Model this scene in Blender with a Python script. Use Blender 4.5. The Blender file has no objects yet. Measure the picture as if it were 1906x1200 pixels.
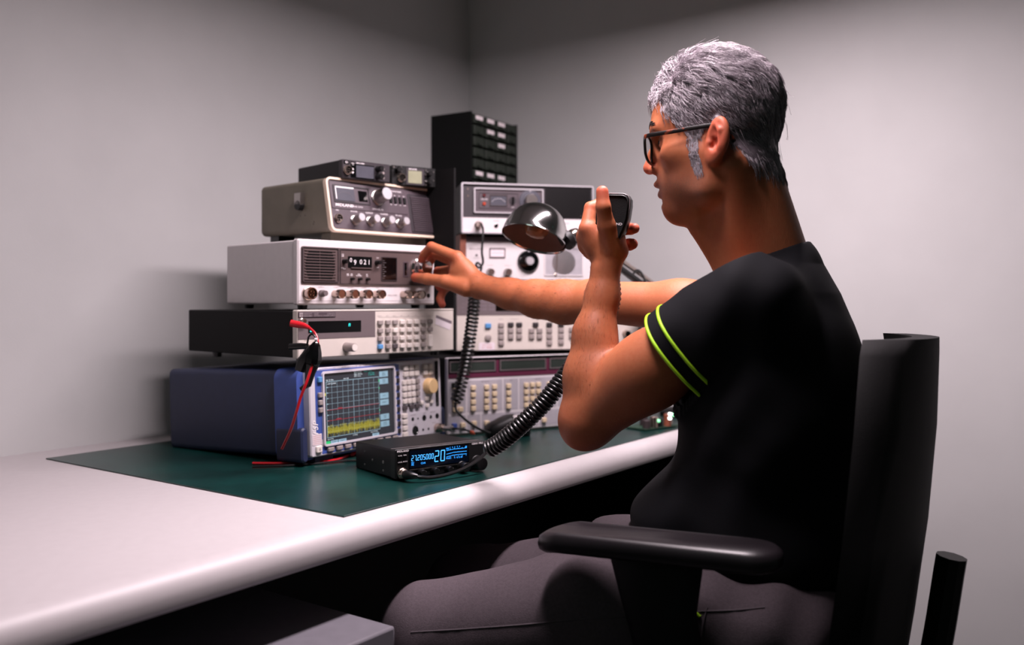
import bpy, math, random
import numpy as np
from mathutils import Matrix, Vector
random.seed(7); RNG = np.random.RandomState(5)
SC = bpy.context.scene; COL = SC.collection
PI = math.pi; R = math.radians

# ---------------------------------------------------------------- camera
F = 1700.0; CX = 953.0; HY = 560.0; CH = 1.05          # focal length and horizon of the photograph, in pixels
cam = bpy.data.cameras.new('camera'); camo = bpy.data.objects.new('camera', cam); COL.objects.link(camo)
camo.location = (0, 0, CH); camo.rotation_euler = (R(90), 0, 0)
cam.sensor_width = 36; cam.lens = F / 1906 * 36; cam.shift_y = -40 / 1906
cam.clip_start = 0.05
cam.dof.use_dof = True; cam.dof.focus_distance = 1.43; cam.dof.aperture_fstop = 2.6
SC.camera = camo
def at(px, py, d):                                       # a photograph pixel at distance d, as a point in the room
    return Vector(((px - CX) / F * d, d, CH + (HY - py) / F * d))

# ---------------------------------------------------------------- world, lights, exposure
W = bpy.data.worlds.new('world'); SC.world = W; W.use_nodes = True
bg = W.node_tree.nodes['Background']; bg.inputs[0].default_value = (.70, .92, .82, 1); bg.inputs[1].default_value = 0.032
SC.view_settings.view_transform = 'Standard'; SC.view_settings.look = 'None'
SC.view_settings.exposure = 0.12; SC.view_settings.gamma = 1.0; SC.view_settings.use_curve_mapping = False

U = Vector((.5821, .8131, 0)); N = Vector((-.8131, .5821, 0)); P0 = Vector((-.233, 1.265, 0))   # the desk: along its front edge, into the wall
DYAW = math.atan2(U.y, U.x)
def desk(x, y, z=0): return P0 + U * x + N * y + Vector((0, 0, z))
def area(name, loc, size, sy, power, color, direction, rollz=0.0, spread=180):
    l = bpy.data.lights.new(name, 'AREA'); l.shape = 'RECTANGLE'; l.size = size; l.size_y = sy; l.energy = power; l.color = color; l.spread = math.radians(spread)
    o = bpy.data.objects.new(name, l); COL.objects.link(o); o.location = loc
    z = -Vector(direction).normalized(); x = Vector((math.cos(rollz), math.sin(rollz), 0)); y = z.cross(x).normalized(); x = y.cross(z)
    o.rotation_euler = Matrix((x, y, z)).transposed().to_euler(); return o
LAMP_AT = desk(.36, -.27, 1.86)
area('bench_tube_light', LAMP_AT - Vector((0, 0, .03)), 0.95, .10, 35.0, (1, .85, .905), (0, 0, -1), DYAW)
area('fill_light', (-1.1, -1.0, 2.55), 1.2, .6, 2.2, (.78, 1, .9), (0.25, .55, -1))  # weak fill added behind the camera, no real fixture

# ---------------------------------------------------------------- materials
def lin(c):
    c = c.lstrip('#'); v = [int(c[i:i+2], 16) / 255 for i in (0, 2, 4)]
    return tuple(x / 12.92 if x <= .04045 else ((x + .055) / 1.055) ** 2.4 for x in v) + (1,)
MATS = {}
def mat(name, col, rough=.5, metal=0., var=.06, scale=60., bump=0., bscale=400., emit=0., coat=0., spec=.5):
    if name in MATS: return MATS[name]
    m = bpy.data.materials.new(name); m.use_nodes = True; MATS[name] = m
    t = m.node_tree; b = t.nodes['Principled BSDF']; c = lin(col)
    b.inputs['Roughness'].default_value = rough; b.inputs['Metallic'].default_value = metal
    b.inputs['Specular IOR Level'].default_value = spec
    if coat: b.inputs['Coat Weight'].default_value = coat
    tc = t.nodes.new('ShaderNodeTexCoord')
    n = t.nodes.new('ShaderNodeTexNoise'); n.inputs['Scale'].default_value = scale; n.inputs['Detail'].default_value = 4
    t.links.new(tc.outputs['Object'], n.inputs['Vector'])
    r = t.nodes.new('ShaderNodeValToRGB'); r.color_ramp.elements[0].position = .3; r.color_ramp.elements[1].position = .7
    r.color_ramp.elements[0].color = tuple(x * (1 - var) for x in c[:3]) + (1,); r.color_ramp.elements[1].color = tuple(min(1, x * (1 + var)) for x in c[:3]) + (1,)
    t.links.new(n.outputs['Fac'], r.inputs[0]); t.links.new(r.outputs[0], b.inputs['Base Color'])
    if bump:
        n2 = t.nodes.new('ShaderNodeTexNoise'); n2.inputs['Scale'].default_value = bscale; n2.inputs['Detail'].default_value = 3
        t.links.new(tc.outputs['Object'], n2.inputs['Vector'])
        bp = t.nodes.new('ShaderNodeBump'); bp.inputs['Strength'].default_value = bump; bp.inputs['Distance'].default_value = .002
        t.links.new(n2.outputs['Fac'], bp.inputs['Height']); t.links.new(bp.outputs[0], b.inputs['Normal'])
    if emit:
        b.inputs['Emission Color'].default_value = c; b.inputs['Emission Strength'].default_value = emit
    return m
def M(k): return MATS[k]
mat('wall', '#c2c2c1', .75, var=.03, scale=6, bump=.08, bscale=300)
mat('ceiling', '#b9b7b4', .9, var=.02)
mat('floor', '#2a2a2c', .5, var=.15, scale=8)
mat('desk_white', '#bdb7b8', .48, var=.02)
mat('mat_green', '#082e2a', .30, var=.45, scale=9, bump=.05, bscale=120)
mat('black_plastic', '#0c0c0d', .45, var=.1, bump=.1, bscale=900, spec=.35)
mat('black_gloss', '#060607', .12, var=.05)
mat('black_rough', '#0c0b0c', .7, var=.1, bump=.2, bscale=700, spec=.2)
mat('black_metal', '#0c0b0c', .45, 0, var=.1, bump=.08, bscale=1200, spec=.25)
mat('rubber', '#0c0b0c', .34, var=.1)
mat('chrome', '#d8d4d4', .10, 1., var=.02)
mat('steel', '#a9a3a0', .28, 1., var=.08)
mat('nickel', '#b9a79c', .25, 1., var=.08)
mat('brushed', '#bcb8bc', .36, .45, var=.05, scale=200)
mat('cream', '#d3c9bd', .5, var=.03)
mat('cream_dark', '#6b6457', .55, var=.08, scale=30)
mat('beige_trim', '#d9c3ae', .45, var=.03)
mat('white_panel', '#cdc6c7', .45, var=.02)
mat('hp_panel', '#c7beb6', .5, var=.02)
mat('hp_grey', '#64595b', .5, var=.03)
mat('key_grey', '#8d8380', .5, var=.04)
mat('key_dark', '#4a4345', .5, var=.04)
mat('key_white', '#d8cfc8', .5, var=.03)
mat('key_blue', '#4f86b8', .5, var=.03)
mat('key_black', '#2c272a', .5, var=.04)
mat('key_beige', '#d6c2a2', .5, var=.04)
mat('knob_tan', '#d9b684', .5, var=.04)
mat('knob_grey', '#8a7f7b', .45, var=.04)
mat('brown_panel', '#4f4140', .5, var=.04, bump=.05)
mat('brown_dark', '#2b2022', .6, var=.06)
mat('mauve_panel', '#463b41', .45, var=.04, bump=.04)
mat('mauve_dark', '#261f24', .5, var=.05)
mat('an_white', '#c4bfc6', .45, var=.02)
mat('an_blue', '#3a5096', .5, var=.05)
mat('an_blue_dark', '#1b2444', .55, var=.06)
mat('purple', '#541a34', .5, var=.05)
mat('r1_panel', '#a9a4ab', .5, var=.03)
mat('r1_frame', '#cdc7ca', .5, var=.03)
mat('lcd_grey', '#4b4b53', .25, var=.05, emit=0)
mat('lcd_green', '#8b8c74', .25, var=.05)
mat('lcd_dark', '#2f3531', .2, var=.05)
mat('ink_white', '#e9e2e4', .5); mat('ink_dark', '#5a5054', .6); mat('ink_grey', '#948a8c', .6); mat('ink_blue', '#34509a', .5); mat('ink_red', '#c58a84', .6)
mat('sticker', '#d8cdd2', .5, var=.03); mat('sticker_band', '#6e6268', .5)
mat('screen_base', '#2c3036', .2, var=.05)
mat('glow_grid', '#7f9ea8', .5, emit=.3); mat('glow_grey', '#b9cbd0', .5, emit=.5); mat('glow_key', '#7c9eac', .5, emit=.35)
mat('glow_yellow', '#a3a02c', .5, emit=.35); mat('glow_red', '#7a2630', .5, emit=.5); mat('glow_green', '#1ea05a', .5, emit=.5); mat('glow_teal', '#1f8f86', .5, emit=.5)
mat('glow_cyan', '#28d6d0', .5, emit=1.4); mat('glow_blue', '#2f9dff', .5, emit=1.5); mat('glow_bluew', '#4db2ff', .5, emit=1.15); mat('glow_navy', '#020713', .25, emit=.25, spec=.3)
mat('red_plastic', '#c01824', .35, var=.05); mat('red_wire', '#b3101f', .35, var=.05)
mat('wood', '#7c4330', .5, var=.2, scale=40)
mat('cabinet_green', '#1a211a', .55, var=.12, scale=40, spec=.25); mat('cabinet_black', '#080909', .6, spec=.15)
mat('tag_white', '#c9c0c2', .6)
mat('orange', '#c85a3c', .5); mat('led_red', '#9c3a24', .3); mat('led_white', '#ffffff', .3, emit=3.); mat('led_green', '#8df0b0', .3, emit=1.5)
mat('pedestal', '#67646b', .5, 0., var=.05)
mat('gap', '#050505', .8)
mat('lamp_inner', '#7d6b67', .5, .15, var=.05)
mat('bulb', '#7a5a40', .2)
mat('fixture', '#dddddd', .6); mat('pcb', '#1c3a2a', .5)
mat('black_arm', '#191418', .38, var=.06, bump=.05, bscale=600)
mat('cone_metal', '#d8d4d8', .32, 1.)
mat('plate_metal', '#b5b1b7', .4, .35)
mat('led_dark', '#4a1418', .3)

# ---------------------------------------------------------------- mesh helpers
class MB:
    def __init__(s): s.v = []; s.f = []
    def add(s, vs, fs):
        k = len(s.v); s.v += [tuple(p) for p in vs]; s.f += [tuple(i + k for i in q) for q in fs]; return s
    def box(s, x0, x1, y0, y1, z0, z1):
        return s.add([(x0,y0,z0),(x1,y0,z0),(x1,y1,z0),(x0,y1,z0),(x0,y0,z1),(x1,y0,z1),(x1,y1,z1),(x0,y1,z1)],
                     [(0,3,2,1),(4,5,6,7),(0,1,5,4),(1,2,6,5),(2,3,7,6),(3,0,4,7)])
    def bz(s, x0, x1, z0, z1, y0, y1): return s.box(x0, x1, y0, y1, z0, z1)
    def loop(s, x0, x1, z0, z1, r, n=5):
        r = max(1e-5, min(r, (x1-x0)/2-1e-6, (z1-z0)/2-1e-6)); o = []
        for cx, cz, a in ((x1-r,z0+r,-90),(x1-r,z1-r,0),(x0+r,z1-r,90),(x0+r,z0+r,180)):
            for i in range(n+1):
                t = R(a + 90*i/n); o.append((cx + r*math.cos(t), cz + r*math.sin(t)))
        return o
    def rr(s, x0, x1, z0, z1, r, y0, y1, ch=0.):          # rounded slab in the face plane, front at y0, optional chamfer
        L = s.loop(x0, x1, z0, z1, r); n = len(L); vs = []
        if ch:
            Li = s.loop(x0+ch, x1-ch, z0+ch, z1-ch, max(r-ch, 1e-4)); vs += [(x,y0,z) for x,z in Li]; vs += [(x,y0+ch,z) for x,z in L]
        else: vs += [(x,y0,z) for x,z in L]
        vs += [(x,y1,z) for x,z in L]; k = len(vs)//n
        fs = [tuple(range(n)), tuple(range(k*n-1, (k-1)*n-1, -1))]
        for j in range(k-1):
            for i in range(n): fs.append((j*n+i, (j+1)*n+i, (j+1)*n+(i+1)%n, j*n+(i+1)%n))
        return s.add(vs, fs)
    def ring(s, x0, x1, z0, z1, r, w, y0, y1):            # rounded frame of width w
        A = s.loop(x0,x1,z0,z1,r); B = s.loop(x0+w,x1-w,z0+w,z1-w,max(r-w,5e-4)); n = len(A)
        vs = [(x,y0,z) for x,z in A]+[(x,y0,z) for x,z in B]+[(x,y1,z) for x,z in A]+[(x,y1,z) for x,z in B]; fs = []
        for i in range(n):
            j = (i+1)%n
            fs += [(i,j,n+j,n+i),(2*n+i,3*n+i,3*n+j,2*n+j),(i,2*n+i,2*n+j,j),(n+i,n+j,3*n+j,3*n+i)]
        return s.add(vs, fs)
    def lathe(s, prof, o=(0,0,0), axis=(0,-1,0), n=24, flute=0., nf=0):
        a = Vector(axis).normalized(); h = Vector((0,0,1)) if abs(a.z) < .9 else Vector((1,0,0))
        e1 = a.cross(h).normalized(); e2 = a.cross(e1); o = Vector(o); vs = []; fs = []; m = len(prof)
        for (r, t, *fl) in prof:
            for i in range(n):
                th = 2*PI*i/n; q = r*(1 - (flute if (i % 2 and fl and fl[0]) else 0)); vs.append(o + a*t + e1*(q*math.cos(th)) + e2*(q*math.sin(th)))
        for j in range(m-1):
            for i in range(n): fs.append((j*n+i, j*n+(i+1)%n, (j+1)*n+(i+1)%n, (j+1)*n+i))
        fs.append(tuple(range(n-1,-1,-1))); fs.append(tuple((m-1)*n+i for i in range(n)))
        return s.add(vs, fs)
    def tube(s, pts, r, n=8, closed=False):
        pts = [Vector(p) for p in pts]; m = len(pts); vs = []; fs = []; up = None
        rs = r if hasattr(r, '__len__') else [r]*m
        for i, p in enumerate(pts):
            d = (pts[(i+1)%m] - pts[i-1]) if closed else (pts[min(i+1,m-1)] - pts[max(i-1,0)])
            d = d.normalized() if d.length > 1e-9 else Vector((0,0,1))
            if up is None: up = d.orthogonal().normalized()
            up = (up - d*up.dot(d)); up = up.normalized() if up.length > 1e-6 else d.orthogonal().normalized(); b = d.cross(up)
            for k in range(n):
                th = 2*PI*k/n; vs.append(p + up*(rs[i]*math.cos(th)) + b*(rs[i]*math.sin(th)))
        for i in range(m if closed else m-1):
            for k in range(n): fs.append((i*n+k, i*n+(k+1)%n, ((i+1)%m)*n+(k+1)%n, ((i+1)%m)*n+k))
        if not closed: fs.append(tuple(range(n-1,-1,-1))); fs.append(tuple((m-1)*n+k for k in range(n)))
        return s.add(vs, fs)
    def strip(s, pts, hw, hh):                             # flat bar along a path, hh tall, hw thick
        pts = [Vector(p) for p in pts]; vs = []; m = len(pts)
        for i, p in enumerate(pts):
            d = (pts[min(i+1,m-1)]-pts[max(i-1,0)]).normalized(); b = d.cross(Vector((0,0,1))).normalized(); u = b.cross(d)
            vs += [p+b*x+u*z for x, z in ((hw,-hh*.7),(hw,hh*.7),(hw*.5,hh),(-hw*.5,hh),(-hw,hh*.7),(-hw,-hh*.7),(-hw*.5,-hh),(hw*.5,-hh))]
        return s.add(vs, [tuple(range(8)), tuple((m-1)*8+k for k in range(7,-1,-1))]+[(i*8+k,(i+1)*8+k,(i+1)*8+(k+1)%8,i*8+(k+1)%8) for i in range(m-1) for k in range(8)])
    def text(s, txt, x, z, size, y=0., al='l', slant=0., wide=1., vert=False, bold=0.):
        vs, fs, w = glyphs(txt, bold); k = {'l':0,'c':-.5,'r':-1}[al]*w
        P = []
        for (a, b) in vs:
            a = (a + k)*wide + b*slant
            P.append((x - b*size, y, z + a*size) if vert else (x + a*size, y, z + b*size))
        return s.add(P, fs)
    def seg(s, ch, x, z, h, w, t, y, slant=.08):          # one seven-segment digit
        on = {'0':'abcdef','1':'bc','2':'abged','3':'abgcd','4':'fgbc','5':'afgcd','6':'afgedc','7':'abc','8':'abcdefg','9':'abfgcd','n':'abcef','A':'abcefg'}[ch]
        g = .12*t; q = {'a':(t*.6,w-t*.6,h-t,h),'d':(t*.6,w-t*.6,0,t),'g':(t*.6,w-t*.6,h/2-t/2,h/2+t/2),
             'f':(0,t,h/2+g,h-t*.6),'b':(w-t,w,h/2+g,h-t*.6),'e':(0,t,t*.6,h/2-g),'c':(w-t,w,t*.6,h/2-g)}
        for c in on:
            x0,x1,z0,z1 = q[c]; s.add([(x+a+b*slant, y, z+b) for a,b in ((x0,z0),(x1,z0),(x1,z1),(x0,z1))], [(0,1,2,3)])
        return s
    def mesh(s, name, m, smooth=True, angle=35):
        me = bpy.data.meshes.new(name); me.from_pydata(s.v, [], s.f); me.materials.append(m if not isinstance(m, str) else M(m))
        if smooth and len(me.polygons):
            me.polygons.foreach_set('use_smooth', [True]*len(me.polygons)); me.set_sharp_from_angle(angle=R(angle))
        me.update(); return me
GL = {}
def glyphs(txt, bold=0.):
    k = (txt, bold)
    if k not in GL:
        c = bpy.data.curves.new('t', 'FONT'); c.body = txt; c.size = 1.38; c.offset = bold; c.resolution_u = 2; o = bpy.data.objects.new('t', c)
        me = o.to_mesh(); vs = [(v.co.x, v.co.y) for v in me.vertices]; fs = [tuple(p.vertices) for p in me.polygons]
        o.to_mesh_clear(); bpy.data.objects.remove(o); bpy.data.curves.remove(c)
        GL[k] = (vs, fs, max([a for a, b in vs], default=0))
    return GL[k]

# ---------------------------------------------------------------- object helpers
def put(o, parent=None):
    COL.objects.link(o)
    if parent is not None: o.parent = parent
    return o
def tag(o, label, cat, group=None, kind=None):
    if label: o['label'] = label
    if cat: o['category'] = cat
    if group: o['group'] = group
    if kind: o['kind'] = kind
    return o
def obj(name, mb, m, parent=None, loc=None, rot=None, bevel=0., label=None, angle=35, base=None):
    o = bpy.data.objects.new(name, mb.mesh(name, m, angle=angle)); put(o, parent)
    ml = base.copy() if base else Matrix.Identity(4)
    if loc is not None: ml = ml @ Matrix.Translation(loc)
    if rot is not None: ml = ml @ rot
    if loc is not None or rot is not None or base: o.matrix_local = ml
    if bevel:
        b = o.modifiers.new('bevel', 'BEVEL'); b.width = bevel; b.segments = 2; b.limit_method = 'ANGLE'; b.angle_limit = R(40)
    if label: o['label'] = label
    return o
def copies(src, locs, parent=None, base=None):
    for p in locs:
        c = src.copy(); put(c, parent if parent is not None else src.parent); c.matrix_local = (base or Matrix.Identity(4)) @ Matrix.Translation(p)
        for ch in src.children:
            d = ch.copy(); put(d, c); d.matrix_local = ch.matrix_local.copy()
def thing(name, loc, yaw=0., pitch=0., label='', cat='', group=None):
    o = bpy.data.objects.new(name, None); put(o); o.empty_display_size = .05
    o.location = loc; o.rotation_euler = (-R(pitch), 0, R(yaw)); return tag(o, label, cat, group)
def struct(name, mb, m, bevel=0.):
    o = obj(name, mb, m, bevel=bevel); o['kind'] = 'structure'; return o
def spline(pts, n=12):                                    # Catmull-Rom through points
    pts = [Vector(p) for p in pts]; o = []
    for i in range(len(pts)-1):
        a = pts[max(i-1,0)]; b = pts[i]; c = pts[i+1]; d = pts[min(i+2,len(pts)-1)]
        for k in range(n):
            t = k/n; o.append(.5*((2*b)+(c-a)*t+(2*a-5*b+4*c-d)*t*t+(3*b-a-3*c+d)*t**3))
    o.append(pts[-1]); return o
def resample(pts, step):
    o = [pts[0]]; acc = 0.
    for a, b in zip(pts, pts[1:]):
        L = (b-a).length; s = step - acc
        while s <= L: o.append(a.lerp(b, s/L)); s += step
        acc = L - (s - step)
    return o
def coil(path, rad, pitch, wire, n=7, per=10):            # a coiled cord along a path, as one tube
    P = resample(path, pitch/per); up = None; q = []
    for i, p in enumerate(P):
        d = (P[min(i+1,len(P)-1)] - P[max(i-1,0)]).normalized()
        if up is None: up = d.orthogonal().normalized()
        up = (up - d*up.dot(d)).normalized(); b = d.cross(up); th = 2*PI*i/per
        k = rad*min(1, min(i, len(P)-1-i)/(per*.8)) if rad else 0
        q.append(p + up*(k*math.cos(th)) + b*(k*math.sin(th)))
    return q
def knob(r, h, taper=.9, skirt=0., sh=.003):
    p = []
    if skirt: p += [(skirt,0),(skirt,sh*.7),(skirt*.95,sh)]
    p += [(r,sh if skirt else 0,1),(r*(1+taper)/2,h*.6,1),(r*taper,h*.93,1),(r*taper*.9,h)]
    return p

# ================================================================ the room
mb = MB(); A = desk(-1.5, .9); B = desk(1.418, .9); C_ = desk(1.418, -2.0)
def wallmb(a, b, h, t):
    d = (b-a).normalized(); n = Vector((-d.y, d.x, 0)); m = MB()
    m.add([a, b, b+n*t, a+n*t, a+Vector((0,0,h)), b+Vector((0,0,h)), b+n*t+Vector((0,0,h)), a+n*t+Vector((0,0,h))],
          [(0,3,2,1),(4,5,6,7),(0,1,5,4),(1,2,6,5),(2,3,7,6),(3,0,4,7)]); return m
struct('wall_left', wallmb(A, B, 2.65, .1), 'wall')
struct('wall_right', wallmb(B + N*.1, C_, 2.65, .1), 'wall')
struct('floor', MB().box(-3.2, 2.6, -2.2, 4.2, -.05, 0), 'floor')
struct('ceiling', MB().box(-3.2, 2.6, -2.2, 4.2, 2.65, 2.7), 'ceiling')

# ---- hanging batten over the bench (out of the picture, seen only in reflections)
t = thing('batten_light', LAMP_AT, math.degrees(DYAW), 0, 'long white batten light hanging over the bench, out of the picture', 'light')
obj('housing', MB().box(-.65, .65, -.07, .07, -.02, .05), 'fixture', t, bevel=.01)
for sx in (-.5, .5): obj('hanger', MB().tube([(sx,0,.05),(sx,0,.66)], .004), 'steel', t)

# ---- desk
t = thing('desk', P0, math.degrees(DYAW), 0, 'long white workbench with rounded front edge and a green mat on top', 'desk')
m = MB(); prof = [(.9,.75),(-.004,.75),(-.016,.748),(-.026,.742),(-.032,.733),(-.034,.722),(-.032,.711),(-.024,.704),(.9,.704)]
n = len(prof); m.add([(-.52,y,z) for y,z in prof]+[(1.414,y,z) for y,z in prof], [tuple(range(n-1,-1,-1)), tuple(range(n,2*n))]+[(i,(i+1)%n,n+(i+1)%n,n+i) for i in range(n)])
obj('worktop', m, 'desk_white', t)
obj('desk_shade_panel', MB().box(-.46, 1.40, .55, .57, 0, .70), 'black_rough', t, label='added dark panel for the shade under the worktop')  # added black panel, its colour stands in for the shade below the worktop
for x in (-.5, 1.36): obj('leg', MB().box(x, x+.04, .06, .54, 0, .705), 'black_rough', t)
o = obj('bench_mat', MB().box(0, 1.40, 0, .80, .7502, .7524), 'mat_green', None, bevel=.0006)
o.location = P0; o.rotation_euler = (0,0,DYAW); tag(o, 'dark green bench mat lying on the white desk top', 'mat')

t = thing('drawer_pedestal', desk(.001, -.096), math.degrees(DYAW), 0, 'grey metal drawer pedestal in the bottom left corner beside the desk', 'cabinet')
obj('body', MB().box(-.45, -.008, .02, .52, 0, .585), 'pedestal', t, bevel=.004)
obj('top_panel', MB().box(-.458, 0, 0, .53, .59, .62), 'pedestal', t, bevel=.004)
for z0, z1 in ((.40,.575),(.22,.395),(.03,.215)):
    d = obj('drawer', MB().box(-.447, -.011, 0, .02, z0, z1), 'pedestal', t, bevel=.003)
    obj('handle', MB().box(-.29, -.17, -.012, 0, z1-.05, z1-.036), 'steel', d, bevel=.002)

# ---- shared face pieces -------------------------------------------------
def chassis(t, w, h, d, m, y0=.004, r=.004, name='case', base=None):
    return obj(name, MB().rr(0, w, 0, h, r, y0, d), m, t, base=base)
def socket(t, x, z, r, base=None, m='nickel', depth=.008, nm='mic_socket'):
    mb = MB().lathe([(r*1.15,-.001),(r*1.15,.003),(r,.004),(r,depth),(r*.86,depth),(r*.82,depth-.004),(.0001,depth-.004)], (0,0,0), n=28)
    o = obj(nm, mb, m, t, loc=(x,0,z), base=base)
    pm = MB().lathe([(r*.8,depth-.0039),(r*.8,depth-.003)], (0,0,0), n=20)
    obj('insert', pm, 'black_gloss', o)
    q = MB()
    for a in range(4): q.lathe([(r*.11,depth-.004),(r*.11,depth-.0008)], (r*.4*math.cos(a*PI/2+.6),0,r*.4*math.sin(a*PI/2+.6)), n=8)
    obj('pins', q, 'nickel', o); return o
def feet(t, w, d, h, r=.01, y0=.03, m='rubber'):
    for x in (.03, w-.03):
        for y in (y0, d-.03): obj('foot', MB().lathe([(r,0),(r*.9,h)], (x,y,0), (0,0,-1), 16), m, t)
def keycap(w, h, d=.005, ch=.0012): return MB().rr(-w/2, w/2, -h/2, h/2, min(w,h)*.2, -d, .001, ch)

# ================================================================ spectrum analyzer (bottom of the left stack)
t = thing('spectrum_analyzer', (-.3602, 1.6396, .768), 56, 2.3, 'white and blue instrument with big gridded screen on the green mat', 'instrument')
w, h = .3778, .1601
obj('case', MB().rr(-.004, w+.004, -.002, h-.001, .012, .03, .40), 'an_blue_dark', t)
obj('bumper', MB().ring(-.016, w+.014, -.006, h+.0015, .02, .018, .016, .075), 'an_blue', t)
obj('front_panel', MB().rr(0, w, 0, h, .005, 0, .05, .002), 'an_white', t)
for x in (-.018, w+.002): obj('corner_guard', MB().rr(x, x+.016, -.008, .055, .008, .004, .07, .003), 'an_blue_dark', t)
obj('left_field', MB().bz(.0135, .033, .030, .1535, -.0004, 0), 'an_blue', t)
obj('top_line', MB().bz(.0135, .236, .1535, .1560, -.0005, 0), 'an_blue', t)
obj('softkey_field', MB().bz(.232, .2435, .012, .1545, -.0004, 0), 'an_blue', t)
obj('bottom_field', MB().bz(.027, .232, .0035, .0165, -.0004, 0), 'an_blue', t)
sf = obj('screen_frame', MB().ring(.029, .2275, .0165, .1525, .006, .0035, -.005, .001), 'an_white', t)
sc = obj('screen', MB().bz(.031, .2255, .0185, .1505, -.0015, .0), 'screen_base', t)
gx0, gx1, gz0, gz1 = .0395, .181, .0315, .1335
g = MB(); y = -.0018
def ln(mb, x0, x1, z0, z1, y): mb.add([(x0,y,z0),(x1,y,z0),(x1,y,z1),(x0,y,z1)], [(0,1,2,3)])
for i in range(11):
    x = gx0+(gx1-gx0)*i/10; e = .00026 if i not in (0,5,10) else .0005; ln(g, x-e, x+e, gz0, gz1, y)
    z = gz0+(gz1-gz0)*i/10; e = .00022 if i not in (0,10) else .0005; ln(g, gx0, gx1, z-e, z+e, y)
    if 0 < i < 10: ln(g, gx0+.001, gx0+.0045, z-.0009, z+.0009, y-.0001)
obj('grid', g, 'glow_grid', sc)
g = MB(); rr_ = random.Random(3); x = gx0+.0006
while x < gx1-.0006:
    a = gz0 + .001 + .010*rr_.random()**2; b = gz0 + .0135 + .010*rr_.random(); b = min(b, gz0+.026)
    ln(g, x, x+.00034, a if rr_.random() < .45 else gz0+.007, b, y-.0003); x += .00062
obj('noise_trace', g, 'glow_yellow', sc)
g = MB()
for z in (gz0+.050, gz0+.0305): ln(g, gx0, gx1, z-.0005, z+.0005, y-.0002)
for x, z in ((gx0+.028, gz0+.0517), (gx0+.024, gz0+.0322)): ln(g, x, x+.012, z-.0008, z+.0008, y-.0002)
obj('limit_lines', g, 'glow_red', sc)
for x0, x1, z0, z1, q_ in [(.1835,.2085,z-.0055,z+.0055,a) for z, a in ((.1379,'FREQ\nZOOM'),(.124,'SPAN\nFULL'),(.0954,'AUTO'),(.0825,'MANUAL'),(.054,'SWEEP\nTIME'),(.0403,'SWEEP\nCOUNT'))] + [(.0475,.066,.0197,.0252,'SCREEN A'),(.0675,.088,.0197,.0252,'SCREEN B'),(.159,.178,.0197,.0252,'SCREEN')]:
    g = MB(); ln(g, x0, x1, z0, z1, y); obj('softkey_label', g, 'glow_key', sc)
    g = MB(); L_ = q_.split('\n')
    for k, e in enumerate(L_): g.text(e, (x0+x1)/2, (z0+z1)/2-.0009-.0035*k+.00175*(len(L_)-1), .0023, y-.0003, 'c')
    obj('softkey_lettering', g, 'screen_base', sc)
for q_ in ((.0317,.0465,.0197,.0252),(.1805,.1832,.1235,.128),(.1805,.1832,.110,.113),(.1805,.1832,.067,.070)):
    g = MB(); ln(g, *q_, y); obj('green_mark', g, 'glow_green', sc)
g = MB(); ln(g, .0322, .0382, .108, .1135, y); obj('yellow_mark', g, 'glow_yellow', sc)
g = MB().text('Ref -20 dBm', .0395, .1352, .0028, y).text('Att 5 dB', .085, .1352, .0028, y).text('1 AP CLRWR', .0415, .1282, .0030, y)
for k, q in enumerate(('RBW 30 kHz', 'VBW 100 kHz', 'SWT 10 ms')): g.text(q, .113, .1446-.0035*k, .0028, y)
g.text('Start 0 Hz', .0395, .0272, .0027, y).text('2.7 MHz/', .105, .0272, .0027, y).text('Stop 27 MHz', .155, .0272, .0027, y)
obj('screen_text', g, 'glow_grey', sc)
obj('teal_text', MB().text('Marker 1 [T1]', .140, .1452, .0028, y).text('-82.51 dBm', .152, .1415, .0028, y).text('27.205 MHz', .152, .1378, .0028, y), 'glow_teal', sc)
bk = keycap(.0085, .0115, .0022)
k0 = obj('side_key', bk, 'an_white', t, loc=(.2285,-.001,.1369)); copies(k0, [(.2285,-.001,.1369-.01445*i) for i in range(1,9)])
k0 = obj('dark_softkey', keycap(.0078, .0095, .0035), 'key_black', t, loc=(.2388,0,.1369), label='dark softkey'); copies(k0, [(.2388,0,.1369-.01445*i) for i in range(1,9)])
k0 = obj('function_key', keycap(.0135, .010, .006), 'key_white', t, loc=(.2615,0,.1455))
copies(k0, [(x,0,z) for x in (.2615,.2782,.2950) for z in (.1455,.1330)][1:] + [(x,0,z) for x in (.3235,.3402) for z in (.1448,.1325)])
k0 = obj('number_key', keycap(.0105, .0102, .006), 'key_white', t, loc=(.2562,0,.1165))
copies(k0, [(x,0,z) for x in (.2562,.2698,.2835) for z in (.1165,.104,.091,.078)][1:])
k0 = obj('unit_key', keycap(.0105, .0102, .006), 'key_grey', t, loc=(.2978,0,.1165)); copies(k0, [(.2978,0,z) for z in (.104,.091,.078)])
k0 = obj('edit_key', keycap(.013, .009, .005), 'key_dark', t, loc=(.2566,0,.065)); copies(k0, [(.2777,0,.065),(.2956,0,.065)])
k0 = obj('row_key', keycap(.0135, .0098, .006), 'key_white', t, loc=(.2546,0,.0492)); copies(k0, [(.2546,0,.0369),(.2546,0,.0245),(.2546,0,.0121)])
k0 = obj('arrow_key', keycap(.009, .008, .005), 'key_white', t, loc=(.3105,0,.0705)); copies(k0, [(.3275,0,.0632),(.3425,0,.0705),(.3275,0,.0779)])
k0 = obj('bottom_key', keycap(.0155, .0075, .006), 'key_grey', t, loc=(.0459,0,.0098)); copies(k0, [(.0459+.0222*i,0,.0098) for i in range(1,9)])
k0 = obj('port_key', keycap(.0095, .0095, .006), 'key_grey', t, loc=(.0235,0,.1108)); copies(k0, [(.0235,0,.0972),(.0235,0,.0836)])
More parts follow.
